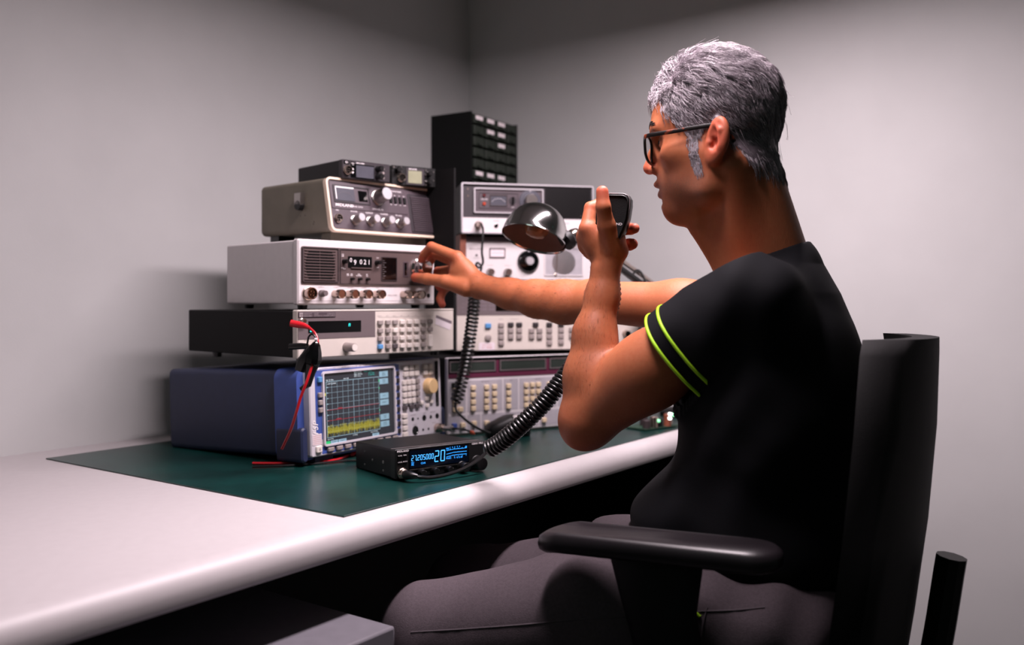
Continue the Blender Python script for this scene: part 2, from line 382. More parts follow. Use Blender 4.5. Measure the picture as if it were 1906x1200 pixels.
obj('preset_key', keycap(.0095, .0105, .006), 'key_blue', t, loc=(.0232,0,.139), label='blue preset key')
obj('power_key', keycap(.0145, .0125, .004), 'key_white', t, loc=(.0178,0,.0136))
g = MB().ring(.0158,.0198,.0112,.0152,.002,.0006,-.0044,-.0042); obj('power_mark', g, 'ink_dark', t)
obj('tuning_knob', MB().lathe([(.0165,0),(.0165,.010),(.0155,.015),(.0145,.016)], n=40), 'knob_tan', t, loc=(.3340,0,.104), label='cream tuning knob')
obj('disk_slot', MB().rr(.3585, .3690, .059, .1545, .002, -.0008, .001), 'black_gloss', t)
obj('disk_cover', MB().bz(.3603, .3672, .085, .125, -.0018, -.0008), 'black_plastic', t)
obj('connector_panel', MB().rr(.2715, .3720, .004, .053, .002, -.0008, 0), 'an_white', t)
for x, z, r in ((.2812,.0397,.0033),(.2976,.0393,.0016),(.318,.0387,.005),(.3396,.0384,.003),(.3607,.0382,.0046),(.2884,.0158,.0078),(.3131,.0144,.0022),(.3309,.0143,.0022)):
    obj('socket_hole', MB().lathe([(r*1.25,.0008),(r*1.25,.0012),(r,.0016),(r*.95,.0011),(.0001,.0011)], n=20), 'black_gloss', t, loc=(x,0,z))
g = MB().text('ROHDE&SCHWARZ', .0255, .1568, .0026, -.0003, wide=1.3); obj('blue_lettering', g, 'ink_blue', t, label='small blue capitals along the top edge')
g = MB().text('FSP SPECTRUM ANALYZER  9 kHz ... 7 GHz', .082, .1570, .0024, -.0003, wide=1.1)
for x, z, a in ((.283,.047,'PROBE POWER'),(.319,.047,'EXT TRIG'),(.346,.047,'NOISE SOURCE'),(.288,.027,'AF OUTPUT'),(.350,.0245,'RF INPUT 50')): g.text(a, x, z, .0018, -.0011, 'c')
for x, z, a in ((.2615,.1525,'FREQ'),(.2782,.1525,'SPAN'),(.295,.1525,'AMPT'),(.3235,.1525,'MKR'),(.3402,.1525,'BW')): pass
obj('lettering', g, 'ink_dark', t)
obj('letter_logo', MB().text('FSP', .0175, .0395, .0125, -.0008, vert=True, slant=.25, bold=.012), 'ink_white', t)
obj('calibration_sticker', MB().rr(.0035, .0265, .0215, .0412, .001, -.0006, 0), 'sticker', t)
g = MB()
for i in range(5): g.text('CALIBRATION DUE', .0045, .0375-.0035*i, .0017, -.0008)
obj('sticker_print', g, 'ink_red', t)
for x in (.02, w-.06): obj('foot', MB().rr(x, x+.045, -.0155, 0, .003, .012, .05), 'an_blue_dark', t)
pass
# the adapter on its input
q = thing('coax_adapter', t.location, 56, 2.3, 'silver coaxial adapter with orange clip, plugged into the white and blue instrument', 'connector')
obj('nut', MB().lathe([(.0095,.001),(.0095,.012,1),(.0085,.013),(.0085,.018,1),(.007,.02)], n=30, flute=.06), 'nickel', q, loc=(.3582,0,.0135))
obj('barrel', MB().lathe([(.0048,.018),(.0048,.034),(.0062,.035),(.0062,.042),(.003,.043)], n=24), 'steel', q, loc=(.3582,0,.0135))
obj('lead', MB().tube(spline([(.3582,-.042,.0135),(.363,-.058,.0125),(.375,-.066,.009),(.39,-.066,.0035)],6), .0022), 'rubber', q)
obj('clip', MB().tube([(.388,-.066,.0045),(.397,-.066,.0010),(.405,-.066,-.003)], [.003,.0045,.0015]), 'orange', q, label='orange clip')

# ================================================================ power supply (second in the left stack)
t = thing('power_supply', (-.3827, 1.630, .9465), 48.5, 0, 'pale power supply with black strip display, on top of the white and blue instrument', 'instrument')
w, h = .409, .091; t.scale = (.96,)*3
obj('case', MB().rr(.004, w-.004, .001, h-.002, .003, .012, .40), 'black_rough', t)
obj('front_panel', MB().rr(0, w, 0, h, .003, 0, .015, .002), 'hp_panel', t)
obj('side_trim', MB().box(w, w+.006, 0, h-.001, .004, .40), 'black_rough', t)
obj('grey_panel', MB().bz(.001, .186, .0360, .0878, -.0006, 0), 'hp_grey', t)
obj('top_strip', MB().bz(.001, w-.002, .0885, .0900, -.0012, 0), 'hp_panel', t)
obj('name_plate', MB().rr(.001, .0866, .0768, .0868, .001, -.0022, 0, .0008), 'mauve_panel', t)
g = MB().text('6632', .036, .0822, .0035, -.0024).text('SYSTEM DC POWER SUPPLY', .036, .0784, .0030, -.0024, wide=.95).text('0-20V/0-5A', .066, .0822, .0028, -.0024).text('HEWLETT', .0125, .0822, .0030, -.0024).text('PACKARD', .0125, .0784, .0030, -.0024)
obj('plate_lettering', g, 'ink_grey', t)
obj('plate_emblem', MB().rr(.0025, .0105, .0782, .0858, .001, -.0024, -.002).text('', 0,0,1), 'ink_grey', t)
obj('emblem_letters', MB().text('hp', .0065, .0806, .0042, -.0026, 'c', slant=.2), 'mauve_dark', t)
d = obj('display', MB().bz(.0235, .1495, .0473, .0696, -.0010, 0), 'black_gloss', t)
obj('display_digits', MB().seg('n', .1180, .0578, .0062, .0042, .0011, -.0013).add([(.0275,-.0013,.0497),(.0315,-.0013,.0497),(.0315,-.0013,.0522),(.0275,-.0013,.0522)],[(0,1,2,3)]), 'glow_cyan', d)
xs = (.1973,.2177,.2368,.2562,.276,.2958,.3158,.3351); zs = (.0642,.0478,.0315,.0155)
cols = ['gggwwwgg','ggwwwwgg','gggwwwg ','bgdwwwg ']
gm = {'g':('key_grey','grey key'),'w':('key_white','white key'),'b':('key_blue','blue key'),'d':('key_dark','dark key')}; src = {}
for j, row in enumerate(cols):
    for i, c in enumerate(row):
        if c == ' ': continue
        if c not in src:
            src[c] = obj('key', keycap(.0125, .0095, .006), gm[c][0], t, loc=(xs[i],0,zs[j]), label=gm[c][1]); continue
        copies(src[c], [(xs[i],0,zs[j])])
obj('enter_key', keycap(.0125, .026, .006), 'key_white', t, loc=(.3351,0,.0235), label='tall white key')
obj('tuning_knob', MB().lathe(knob(.0088,.026,.93,.0095), n=32), 'knob_grey', t, loc=(.1135,0,.0180))
obj('knob_cap', MB().lathe([(.0066,0),(.0066,.0008)], n=28), 'key_white', t, loc=(.1135,-.026,.0180))
obj('inspection_sticker', MB().add([(.3547,-.0006,.0779),(.3517,-.0006,.0585),(.3963,-.0006,.0442),(.4024,-.0006,.0637)], [(0,1,2,3)]), 'sticker', t)
obj('sticker_band', MB().add([(.3547,-.0008,.0779),(.3538,-.0008,.0720),(.4006,-.0008,.0578),(.4024,-.0008,.0637)], [(0,1,2,3)]), 'sticker_band', t)
g = MB(); ln(g, .1945, .336, .0748, .0752, -.0004)
for i, a in enumerate(('OUTPUT','OVP','FAULT','VSET','ISET','RCL','STO','LCL')): g.text(a, xs[i], .0765, .0020, -.0004, 'c')
obj('lettering', g, 'ink_grey', t); obj('output_label', MB().text('OUT', .0145, .0325, .0024, -.0004), 'ink_dark', t)
for x in (.008, .020):
    obj('binding_post', MB().lathe([(.0055,0),(.0055,.004),(.004,.005),(.004,.012)], n=16), 'nickel', t, loc=(x,0,.0705 if x < .01 else .022))
feet(t, w, .36, .0105, y0=.03)

# ---- test leads hanging from it
q = thing('test_leads', (0,0,0), 0, 0, 'red and black test leads with a black clip, hanging before the pale power supply', 'cable')
HPm = Matrix.Translation((-.3945,1.68,.944)) @ Matrix.Rotation(R(49.5),4,'Z')
def hp(x, y, z): return HPm @ Vector((x, y, z))
def pl(pts): return [at(*p) for p in pts]
obj('red_plug', MB().tube(pl([(541,601,1.60),(556,604,1.60),(566,606,1.595),(576,610,1.59)]), [.0062,.0062,.0052,.0030], 12), 'red_plastic', q, label='red plug sleeve')
obj('red_wire', MB().tube(spline(pl([(576,610,1.59),(586,620,1.585),(591,634,1.58),(590,652,1.575),(583,675,1.57),(577,692,1.565),(569,715,1.56),(560,738,1.56),(552,765,1.56),(541,800,1.57),(525,835,1.585)]),8), .0025), 'red_wire', q, label='red wire')
obj('black_plug', MB().tube(pl([(540,645,1.60),(560,644,1.59),(572,644,1.585)]), [.0058,.0058,.0048], 12), 'rubber', q)
obj('black_wire', MB().tube(spline(pl([(571,645,1.585),(573,634,1.583),(575,626,1.582),(581,622,1.58),(587,627,1.578),(589,640,1.575)]),8), .0017), 'rubber', q)
obj('white_tie', MB().tube(pl([(586,632,1.577),(591,632,1.577)]), .0035, 10), 'tag_white', q)
obj('black_clip', MB().lathe([(.004,-.003),(.008,.002),(.0125,.015),(.0145,.026),(.013,.035),(.007,.040)], at(588,639,1.575), (-.16,0,-1), 8), 'black_gloss', q, label='glossy black clip body')
obj('clip_handle', MB().tube(pl([(584,640,1.58),(574,655,1.582),(565,672,1.585),(558,690,1.585)]), [.003,.008,.011,.009], 10), 'rubber', q)
obj('clip_jaw', MB().tube(pl([(582,676,1.578),(577,694,1.578),(573,716,1.578),(560,724,1.58)]), [.012,.009,.006,.004], 10), 'rubber', q)
# red and black leads lying on the mat
q = thing('power_leads', (0,0,0), 0, 0, 'thin red and black leads lying on the mat, left of the blue-lit radio', 'cable')
def onmat(pts, z=.7552): return [desk_pt(px, py, z) for px, py in pts]
def desk_pt(px, py, z):
    d = (CH - z)*F/(py-HY); return at(px, py, d)
obj('red_lead', MB().tube(spline(onmat([(470,862),(520,862),(560,860),(600,859),(630,854),(650,846),(664,838),(675,836)]),8), .0025), 'red_wire', q, label='red wire')
obj('black_lead', MB().tube(spline(onmat([(470,868),(530,866),(575,863),(610,860),(640,857),(668,857)]),8), .002), 'rubber', q)
obj('red_terminal', MB().tube(onmat([(655,846),(664,838),(672,834)],.757), [.003,.0045,.004]), 'red_plastic', q, label='red terminal sleeve')

# ================================================================ white transceiver (third in the left stack)
KW = .955
t = thing('white_transceiver', (-.389, 1.658, 1.0427), 46, 0, 'wide white radio with brown panel and the knob the man turns', 'radio')
t.scale = (KW,)*3
w, h = .345, .1265
obj('case', MB().rr(.002, w-.004, .002, h-.002, .004, .012, .27), 'white_panel', t)
obj('front_panel', MB().rr(0, w, 0, h, .004, 0, .014, .003), 'white_panel', t)
obj('brown_panel', MB().rr(.007, .335, .0405, .1125, .004, -.003, 0, .001), 'brown_panel', t)
obj('speaker_frame', MB().ring(.008, .0915, .0435, .1115, .004, .0022, -.0045, -.003), 'brown_dark', t)
obj('panel_edge', MB().ring(.0945, .3345, .0408, .1105, .002, .0018, -.0042, -.003), 'brown_dark', t)
g = MB(); g2 = MB()
for i in range(10):
    z = .0505+.0056*i; e = .0085 - .0075*math.sin(PI*(i+.5)/10)
    g.box(.0145+e, .0470, -.0034, -.003, z, z+.0032); g.box(.0488, .0835-e, -.0034, -.003, z, z+.0032)
for i in range(11): g2.box(.0130, .0840, -.0048, -.003, .0481+.0056*i, .0497+.0056*i)
obj('slots', g, 'black_rough', t); obj('slats', g2, 'brown_panel', t)
d = obj('channel_window', MB().rr(.1135, .1722, .0740, .0968, .001, -.0040, -.003), 'black_gloss', t)
g = MB(); g.text('9', .130, .0800, .0105, -.0042, 'c').text('0', .120, .0850, .009, -.0042, 'c').text('0', .1445, .0815, .010, -.0042, 'c').text('2', .1545, .0815, .010, -.0042, 'c').text('1', .1635, .0815, .010, -.0042, 'c')
obj('channel_digits', g, 'ink_white', d)
obj('window_sill', MB().box(.1200, .1722, -.006, -.003, .0728, .0748), 'brown_panel', t)
k0 = obj('rotary_switch', MB().lathe(knob(.0048,.014,.9), n=18), 'rubber', t, loc=(.1040,-.003,.0862)); copies(k0, [(.1845,-.003,.0862)])
k0 = obj('toggle_button', MB().lathe(knob(.0032,.009,.9), n=14), 'rubber', t, loc=(.1222,-.003,.0516)); copies(k0, [(.1408,-.003,.0516),(.1603,-.003,.0516)])
obj('meter_frame', MB().ring(.1965, .2372, .0492, .0985, .002, .0016, -.0045, -.003), 'brown_dark', t)
d = obj('meter_window', MB().bz(.1978, .2360, .0505, .0970, -.0035, -.003), 'black_gloss', t)
g = MB()
for i in range(9): ln(g, .2005, .2045+.004*(i%2), .0545+.0045*i, .0549+.0045*i, -.0037)
obj('meter_marks', g, 'ink_grey', d)
obj('clarifier_frame', MB().ring(.2548, .2680, .0585, .0900, .001, .0018, -.0042, -.003), 'mauve_panel', t)
obj('clarifier_slot', MB().bz(.2570, .2640, .0620, .0875, -.0036, -.003), 'black_gloss', t)
obj('channel_knob', MB().lathe([(.0195,0),(.0195,.004),(.0160,.006,1),(.0152,.030,1),(.0140,.032)], n=48, flute=.05), 'chrome', t, loc=(.2935,-.003,.0780), label='big chrome knob held by the fingers')
socket(t, .0225, .0222, .0115, depth=.016)
k0 = obj('squelch_button', MB().lathe([(.0068,0),(.0068,.008),(.0055,.0085),(.0055,.016),(.005,.017)], n=20), 'hp_grey', t, loc=(.0525,0,.0225))
k0 = obj('chrome_knob', MB().lathe([(.0078,0),(.0074,.003,1),(.0074,.012,1),(.0092,.014),(.0092,.025),(.0084,.027),(.0083,.025),(.0001,.025)], n=32, flute=.06), 'nickel', t, loc=(.0840,0,.0212))
copies(k0, [(.1165,0,.0212),(.1498,0,.0212),(.1827,0,.0212),(.2555,0,.0210),(.2885,0,.0210)])
obj('jack', MB().lathe([(.0045,0),(.0045,.0015),(.0001,.0015)], n=16), 'black_gloss', t, loc=(.3257,0,.0195))
obj('groove', MB().box(0, w-.001, -.0003, 0, .0075, .0082), 'ink_grey', t)
g = MB()
for x, a in ((.0225,'MIC'),(.0525,'SQUELCH'),(.087,'RF GAIN'),(.121,'MIC GAIN'),(.1544,'VOLUME'),(.1886,'TONE')): g.text(a, x, .0335, .0022, -.0003, 'c')
g.text('MIDLAND', .2150, .0180, .0032, -.0003, wide=1.3); obj('lettering', g, 'ink_grey', t)
g = MB()
for x, z, a in ((.1010,.0985,'LSB'),(.1010,.0952,'AM'),(.1000,.0720,'USB'),(.1050,.0700,'CW'),(.1870,.0945,'ON'),(.1870,.0748,'OFF'),(.1130,.0600,'NB'),(.1130,.0575,'ON'),(.1222,.0600,'NB'),(.1222,.0572,'OFF'),(.1408,.0600,'ANL'),(.1408,.0572,'NORMAL'),(.1603,.0600,'PA'),(.1603,.0572,'CB')): g.text(a, x, z, .0026, -.0033, 'c', bold=.01)
obj('panel_lettering', g, 'ink_white', t)
feet(t, w, .26, .0077/KW, y0=.03)

# ================================================================ brown-faced transceiver (top of the left stack)
t = thing('desktop_transceiver', (-.3501, 1.7673, 1.186), 48, 0, 'olive radio with cream rim and chrome knobs, on the wide white radio', 'radio')
w, h = .302, .1076; TH = R(11.45); BB = Matrix.Rotation(-TH, 4, 'X')
m = MB(); L = m.loop(0, w, 0, h, .011); Q = [(x, z*math.sin(TH), z*math.cos(TH)) for x, z in L]; n = len(L)
m.add(Q + [(x, .24, z*math.cos(TH)) for x, z in L], [tuple(range(n)), tuple(range(2*n-1, n-1, -1))]+[(i, n+i, n+(i+1)%n, (i+1)%n) for i in range(n)])
obj('case', m, 'cream_dark', t)
obj('rim', MB().ring(-.001, w+.001, -.001, h+.001, .012, .0045, -.004, .006), 'beige_trim', t, base=BB, label='cream rim around the face')
obj('face', MB().rr(.003, w-.003, .003, h-.003, .008, -.0008, .002), 'mauve_panel', t, base=BB)
obj('face_gap', MB().ring(.0045, w-.0045, .0045, h-.0045, .007, .0016, -.0010, .0), 'brown_dark', t, base=BB)
obj('upper_panel', MB().rr(.0075, .205, .0455, .1000, .004, -.0022, -.0005, .001), 'mauve_panel', t, base=BB)
obj('meter_bezel', MB().ring(.0150, .1050, .0585, .0945, .002, .0025, -.0040, -.002), 'mauve_dark', t, base=BB)
d = obj('meter', MB().bz(.0190, .0660, .0625, .0915, -.0035, -.002), 'lcd_grey', t, base=BB, label='pale glass meter')
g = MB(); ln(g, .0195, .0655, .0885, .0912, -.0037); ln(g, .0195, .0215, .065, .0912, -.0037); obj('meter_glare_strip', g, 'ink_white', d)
g = MB()
for i in range(14):
    a = R(150-120*i/13); ln(g, .0425+.024*math.cos(a)-.0003, .0425+.024*math.cos(a)+.0003, .0575+.022*math.sin(a), .0600+.022*math.sin(a), -.0038)
obj('meter_scale', g, 'ink_dark', d)
obj('channel_window', MB().bz(.0770, .0985, .0650, .0862, -.0035, -.002), 'black_gloss', t, base=BB)
obj('channel_knob', MB().lathe([(.0175,0),(.0175,.002),(.0165,.003),(.0145,.0035,1),(.0135,.028,1),(.0128,.030),(.0001,.030)], n=48, flute=.05), 'steel', t, loc=(.1270,-.002,.0770), base=BB)
obj('knob_cap', MB().lathe([(.0128,.030),(.0122,.0312),(.0001,.0312)], n=40), 'brushed', t, loc=(.1270,-.002,.0770), base=BB)
k0 = obj('slide_switch', MB().box(-.0028,.0028,-.0045,0,-.0062,.0062), 'black_plastic', t, loc=(.1604,-.0015,.0748), base=BB); copies(k0, [(x,-.0015,.0748) for x in (.1728,.1852,.1976)], t, BB)
obj('speaker_panel', MB().rr(.2090, .2950, .0075, .0930, .005, -.0025, 0, .001), 'mauve_dark', t, base=BB)
g = MB()
for i in range(17): g.box(.2150, .2900, -.0046, -.002, .0120+.0045*i, .0140+.0045*i)
obj('speaker_ribs', g, 'mauve_panel', t, base=BB)
socket(t, .0190, .0255, .0078, BB)
k0 = obj('control_knob', MB().lathe([(.0112,0),(.0112,.002),(.0100,.003),(.0078,.0035,1),(.0074,.022,1),(.0001,.022)], n=36, flute=.08), 'steel', t, loc=(.0610,-.001,.0255), base=BB)
obj('cap', MB().lathe([(.0076,.022),(.0080,.0225),(.0074,.0238),(.0001,.0238)], n=30), 'brushed', k0)
copies(k0, [(x,-.001,.0255) for x in (.1000,.1390,.1780)], t, BB)
g = MB().text('MIDLAND', .0165, .0508, .0058, -.0024, bold=.02, slant=.15, wide=1.25).text('MODEL 78-976', .0560, .0512, .0032, -.0024).text('CHANNEL SEL', .1080, .0500, .0034, -.0024)
for x, a in ((.0205,'MIC'),(.061,'VOLUME'),(.1,'SQUELCH'),(.139,'CLARIFIER'),(.178,'RF GAIN')): g.text(a, x, .0412, .0032, -.0012, 'c')
g.text('AM TRANSCEIVER', .1560, .0925, .0034, -.0024)
for x, a, b in ((.1604,'PA','CB'),(.1728,'NB','OFF'),(.1852,'HI','LO'),(.1976,'ON','OFF')): g.text(a, x, .0838, .0026, -.0024, 'c').text(b, x, .0640, .0026, -.0024, 'c')
obj('lettering', g, 'ink_white', t, base=BB)
obj('plinth', MB().rr(.022, w-.02, -.0215, 0, .002, .030, .06), 'cream_dark', t)
for x in (.035, w-.035): obj('foot', MB().box(x-.02, x+.02, .20, .23, -.0215, 0), 'rubber', t)
obj('side_bracket', MB().rr(-.012, 0, .055, .080, .002, .085, .105), 'steel', t); obj('bracket_knob', MB().lathe([(.011,0,1),(.010,.010,1)], (-.002,.095,.055), (-1,0,0), 20, .06), 'black_plastic', t)
g = MB()
for y, z in ((.10,.035),(.085,.035),(.055,.02),(.057,.016)): g.lathe([(.0012,0),(.0012,.0004)], (0,y,z), (-1,0,0), 8)
obj('side_screws', g, 'brown_dark', t)

# ---- two small mobile radios on top
zt = 1.186 + .1076*math.cos(TH) + .001
t = thing('mobile_radio', (-.335, 1.800, zt), 43, 0, 'black mobile radio with grey display, left of the two on the olive radio', 'radio')
obj('case', MB().rr(.001, .1145, 0, .0372, .003, .010, .17), 'black_metal', t)
obj('front_panel', MB().rr(0, .1155, 0, .0375, .003, 0, .012, .002), 'mauve_dark', t)
obj('badge', MB().rr(.004, .0165, .0285, .0355, .001, -.0006, 0), 'black_gloss', t); obj('badge_letters', MB().text('G1', .010, .0302, .0042, -.0008, 'c', bold=.02), 'ink_white', t)
socket(t, .0115, .0165, .0082)
obj('key_strip', MB().bz(.0195, .0300, .003, .0345, -.0005, 0), 'black_gloss', t)
g = MB().text('MENU', .0247, .0305, .0022, -.0008, 'c').text('OK', .0247, .0275, .0022, -.0008, 'c')
g.add([(.0222,-.0008,.0185),(.0272,-.0008,.0185),(.0247,-.0008,.0225)], [(0,1,2)]).add([(.0222,-.0008,.0145),(.0272,-.0008,.0145),(.0247,-.0008,.0105)], [(0,2,1)])
g.text('MIDLAND', .0330, .0318, .0026, -.0006, bold=.02, wide=1.2); obj('lettering', g, 'ink_white', t)
obj('display_frame', MB().rr(.0300, .0760, .0025, .0308, .001, -.0006, 0), 'black_gloss', t)
obj('display', MB().bz(.0325, .0745, .0045, .0285, -.0010, 0), 'lcd_grey', t, label='grey display')
k0 = obj('control_knob', MB().lathe(knob(.0060,.016,.9,.0066), n=24), 'rubber', t, loc=(.0845,0,.0255)); copies(k0, [(.0845,0,.0090)])
k0 = obj('small_button', MB().lathe([(.0026,0),(.0024,.003)], n=14), 'key_grey', t, loc=(.0970,0,.0270)); copies(k0, [(.0970,0,.0185),(.0970,0,.0085)])
t = thing('mobile_radio', (-.252, 1.905, zt), 32, 0, 'black mobile radio with greenish display, right of the two on the olive radio', 'radio')
obj('case', MB().rr(.001, .1035, 0, .0412, .003, .010, .15), 'black_metal', t)
obj('front_panel', MB().rr(0, .1045, 0, .0415, .003, 0, .012, .002), 'black_plastic', t)
socket(t, .0225, .0160, .0082)
k0 = obj('rotary_knob', MB().lathe(knob(.0062,.014,.9), n=22), 'rubber', t, loc=(.0135,0,.0320)); copies(k0, [(.0865,0,.0290),(.0865,0,.0105)])
obj('display_frame', MB().rr(.0340, .0760, .003, .0385, .001, -.0012, 0), 'mauve_dark', t)
obj('display', MB().bz(.0385, .0700, .0065, .0325, -.0018, 0), 'lcd_green', t, label='square greenish display')
k0 = obj('small_button', MB().lathe([(.0022,0),(.0020,.003)], n=14), 'steel', t, loc=(.0050,0,.0370))
copies(k0, [(.0215,0,.0375),(.0215,0,.0300),(.0790,0,.0355),(.0790,0,.0265),(.0790,0,.0125),(.0790,0,.0045),(.0970,0,.0330),(.0970,0,.0145)])
obj('lettering', MB().text('MIDLAND', .0400, .0345, .0030, -.0015, bold=.02), 'ink_white', t)

# ================================================================ right stack: four instruments, bottom to top
t = thing('signal_generator', (-.141, 2.0, .757), 29, 0, 'grey instrument with wine red band and beige buttons, bottom of the right stack', 'instrument')
w, h = .43, .168
obj('case', MB().rr(.003, w-.003, .001, h-.001, .003, .012, .36), 'black_rough', t)
obj('front_panel', MB().rr(0, w, 0, h, .003, 0, .014, .002), 'r1_frame', t)
obj('dark_field', MB().box(.001, w-.001, -.0008, 0, .132, .1670), 'black_gloss', t)
obj('wine_field', MB().box(.001, w-.001, -.0012, -.0008, .1228, .1325), 'purple', t)
for x in (.1235, .2555, .385): obj('wine_post', MB().box(x-.0035, x+.0035, -.0011, -.0008, .132, .160), 'purple', t)
for x0, x1 in ((.004,.118),(.129,.2505),(.2605,.380)):
    obj('display_frame', MB().ring(x0, x1, .1355, .1600, .001, .0022, -.0025, -.0008), 'hp_grey', t); obj('display', MB().box(x0+.002, x1-.002, -.0013, -.0008, .1375, .158), 'lcd_dark', t)
for x0, x1, z0, z1 in ((.003,.0440,.047,.1165),(.0485,.1355,.047,.1165),(.1400,.1765,.047,.1165),(.1810,.2800,.047,.1165),(.2845,.4250,.047,.1165),(.003,.0440,.006,.0405),(.0485,.0800,.006,.0405),(.0845,.2300,.006,.0405),(.2340,.4250,.006,.0405)):
    obj('key_field', MB().box(x0, x1, -.0006, 0, z0, z1), 'r1_panel', t)
bk = keycap(.0115, .0105, .007)
k0 = obj('beige_button', bk, 'key_beige', t, loc=(.0613,0,.1005)); zz = (.1005,.0848,.0690,.0545)
copies(k0, [(x,0,z) for x in (.0613,.0945,.1148,.1508,.1970,.2133,.2295,.2585) for z in zz][1:] + [(.0170,0,z) for z in zz] + [(.030,0,.0545)]
       + [(x,0,z) for x in (.305,.325,.345,.375) for z in zz] + [(.0355,0,.0195),(.0633,0,.0215),(.0950,0,.0200),(.2346+.01,0,.0175)])
obj('blue_button', bk, 'an_blue', t, loc=(.0150,0,.0195), label='blue button')
obj('green_button', bk, 'cabinet_green', t, loc=(.0145,0,.1160-.008), label='dark green button')
g = MB()
for x, a in ((.030,'DATA'),(.092,'MODULATION'),(.158,'LEVEL'),(.230,'FREQUENCY')): g.text(a, x, .1120, .0022, -.0009, 'c')
for i, x in enumerate((.0613,.0945,.1148,.1508,.2585)):
    for j, z in enumerate(zz): g.text(('AM','FM','PM','RF','dB')[(i+j)%5], x, z+.0066, .0018, -.0009, 'c')
obj('lettering', g, 'ink_dark', t)
obj('base_strip', MB().box(.01, w-.01, .002, .02, -.0035, 0), 'nickel', t)
for x in (.04, w-.04):
    for y in (.03, .33): obj('foot', MB().lathe([(.010,0),(.009,.0046)], (x,y,0), (0,0,-1), 16), 'rubber', t)

t = thing('synthesizer', (-.128, 2.1, .934), 16, 0, 'cream instrument with oval grey keys, above the one with the wine red band', 'instrument')
w, h = .455, .152
obj('case', MB().rr(.002, w-.002, .001, h-.001, .003, .012, .36), 'black_rough', t)
obj('front_panel', MB().rr(0, w, 0, h, .003, 0, .014, .002), 'hp_panel', t)
obj('side_trim', MB().box(-.007, 0, -.002, .36, 0, h), 'black_rough', t); obj('side_trim', MB().box(w, w+.007, -.002, .36, 0, h), 'hp_grey', t)
obj('grey_panel', MB().box(.001, w-.001, -.0008, 0, .0830, h-.001), 'hp_grey', t)
d = obj('display', MB().box(.0935, .400, -.0014, -.0008, .0925, .1400), 'black_gloss', t)
g = MB()
for i in range(2):
    for j in range(5): ln(g, .0560+.020*i, .0720+.020*i, .0940+.0085*j, .0990+.0085*j, -.0011)
    for j in range(5): pass
for j in range(4): ln(g, .012, .020, .0900+.0095*j, .0920+.0095*j, -.0011)
obj('indicator_labels', g, 'sticker_band', t)
ov = lambda: keycap(.0135, .0120, .006, .002)
k0 = obj('oval_key', ov(), 'key_grey', t, loc=(.1062,0,.0596))
copies(k0, [(.1062,0,z) for z in (.0460,.0320,.0176)] + [(x,0,z) for x in (.1294,.1500) for z in (.0463,.0322)] + [(x,0,z) for x in (.1804,.1999) for z in (.0458,.0318)]
       + [(.2243,0,z) for z in (.0458,.0315,.0174)] + [(.2533,0,z) for z in (.0458,.0320,.0184)] + [(.2803,0,.0477),(.2803,0,.033),(.31,0,.046),(.31,0,.032),(.33,0,.046),(.33,0,.032),(.35,0,.046),(.35,0,.032)])
k0 = obj('dark_key', keycap(.0140,.0105,.006,.002), 'key_black', t, loc=(.1294,0,.0606), label='dark key'); copies(k0, [(.15,0,.0606),(.1902,0,.0604),(.2243,0,.0601),(.2533,0,.0599)])
obj('blue_key', keycap(.0140,.0115,.006), 'key_blue', t, loc=(.0749,0,.0585), label='blue key')
obj('round_key', MB().lathe([(.0075,0),(.0075,.005),(.006,.006)], n=20), 'key_grey', t, loc=(.0749,0,.0310))
obj('label_sticker', MB().box(.0534, .0912, -.0006, 0, .0020, .0193), 'sticker', t)
g = MB().text('CAL DUE', .0723, .0125, .0040, -.0008, 'c').text('27  MAR', .0723, .0055, .0050, -.0008, 'c'); obj('sticker_print', g, 'ink_red', t)
g = MB()
for x, a in ((.1062,'MODE'),(.1400,'FREQUENCY'),(.1902,'AMPLITUDE'),(.2390,'MODULATION')): g.text(a, x, .0725, .0024, -.0004, 'c')
obj('lettering', g, 'ink_grey', t)
socket(t, .4195, .0369, .0075, nm='coax_socket', depth=.016)
socket(t, .0300, .0250, .0075, nm='coax_socket', depth=.010)
for x in (.05, w-.05):
    for y in (.03, .33): obj('foot', MB().lathe([(.010,0),(.009,.0085)], (x,y,0), (0,0,-1), 16), 'rubber', t)

t = thing('base_station_radio', (-.107, 2.12, 1.0985), 14, 1, 'white faced radio with big black dial and shiny square speaker plate', 'radio')
w, h = .313, .1006
obj('case', MB().rr(-.002, w+.002, .001, h-.001, .003, .014, .24), 'black_metal', t)
obj('front_panel', MB().rr(0, w, 0, h, .002, 0, .016, .001), 'white_panel', t)
obj('wood_cheek', MB().rr(-.0145, -.0005, .0, h+.006, .002, -.006, .22), 'wood', t, label='wooden left cheek')
obj('top_band', MB().box(0, w, -.003, .012, .0895, h), 'mauve_panel', t)
obj('bottom_band', MB().box(0, w, -.001, .012, -.0005, .002), 'mauve_dark', t)
obj('meter_frame', MB().ring(.0560, .0940, .0530, .0755, .001, .0022, -.003, 0), 'hp_grey', t)
d = obj('meter', MB().box(.0575, .0925, -.0012, 0, .0545, .0740), 'sticker', t)
g = MB()
for i in range(11): ln(g, .0610+.0028*i, .0614+.0028*i, .063, .0690-.002*(i%2), -.0014)
ln(g, .0605, .0895, .0625, .0630, -.0014); obj('meter_scale', g, 'ink_red', d)
obj('indicator', MB().lathe([(.0026,0),(.0024,.0015)], n=14), 'brown_dark', t, loc=(.0254,0,.0580))
k0 = obj('steel_knob', MB().lathe([(.0095,0),(.0095,.004),(.0088,.006,1),(.0084,.016,1),(.0070,.0175),(.0001,.0175)], n=30, flute=.07), 'steel', t, loc=(.0573,0,.0188)); copies(k0, [(.0991,0,.0190)])
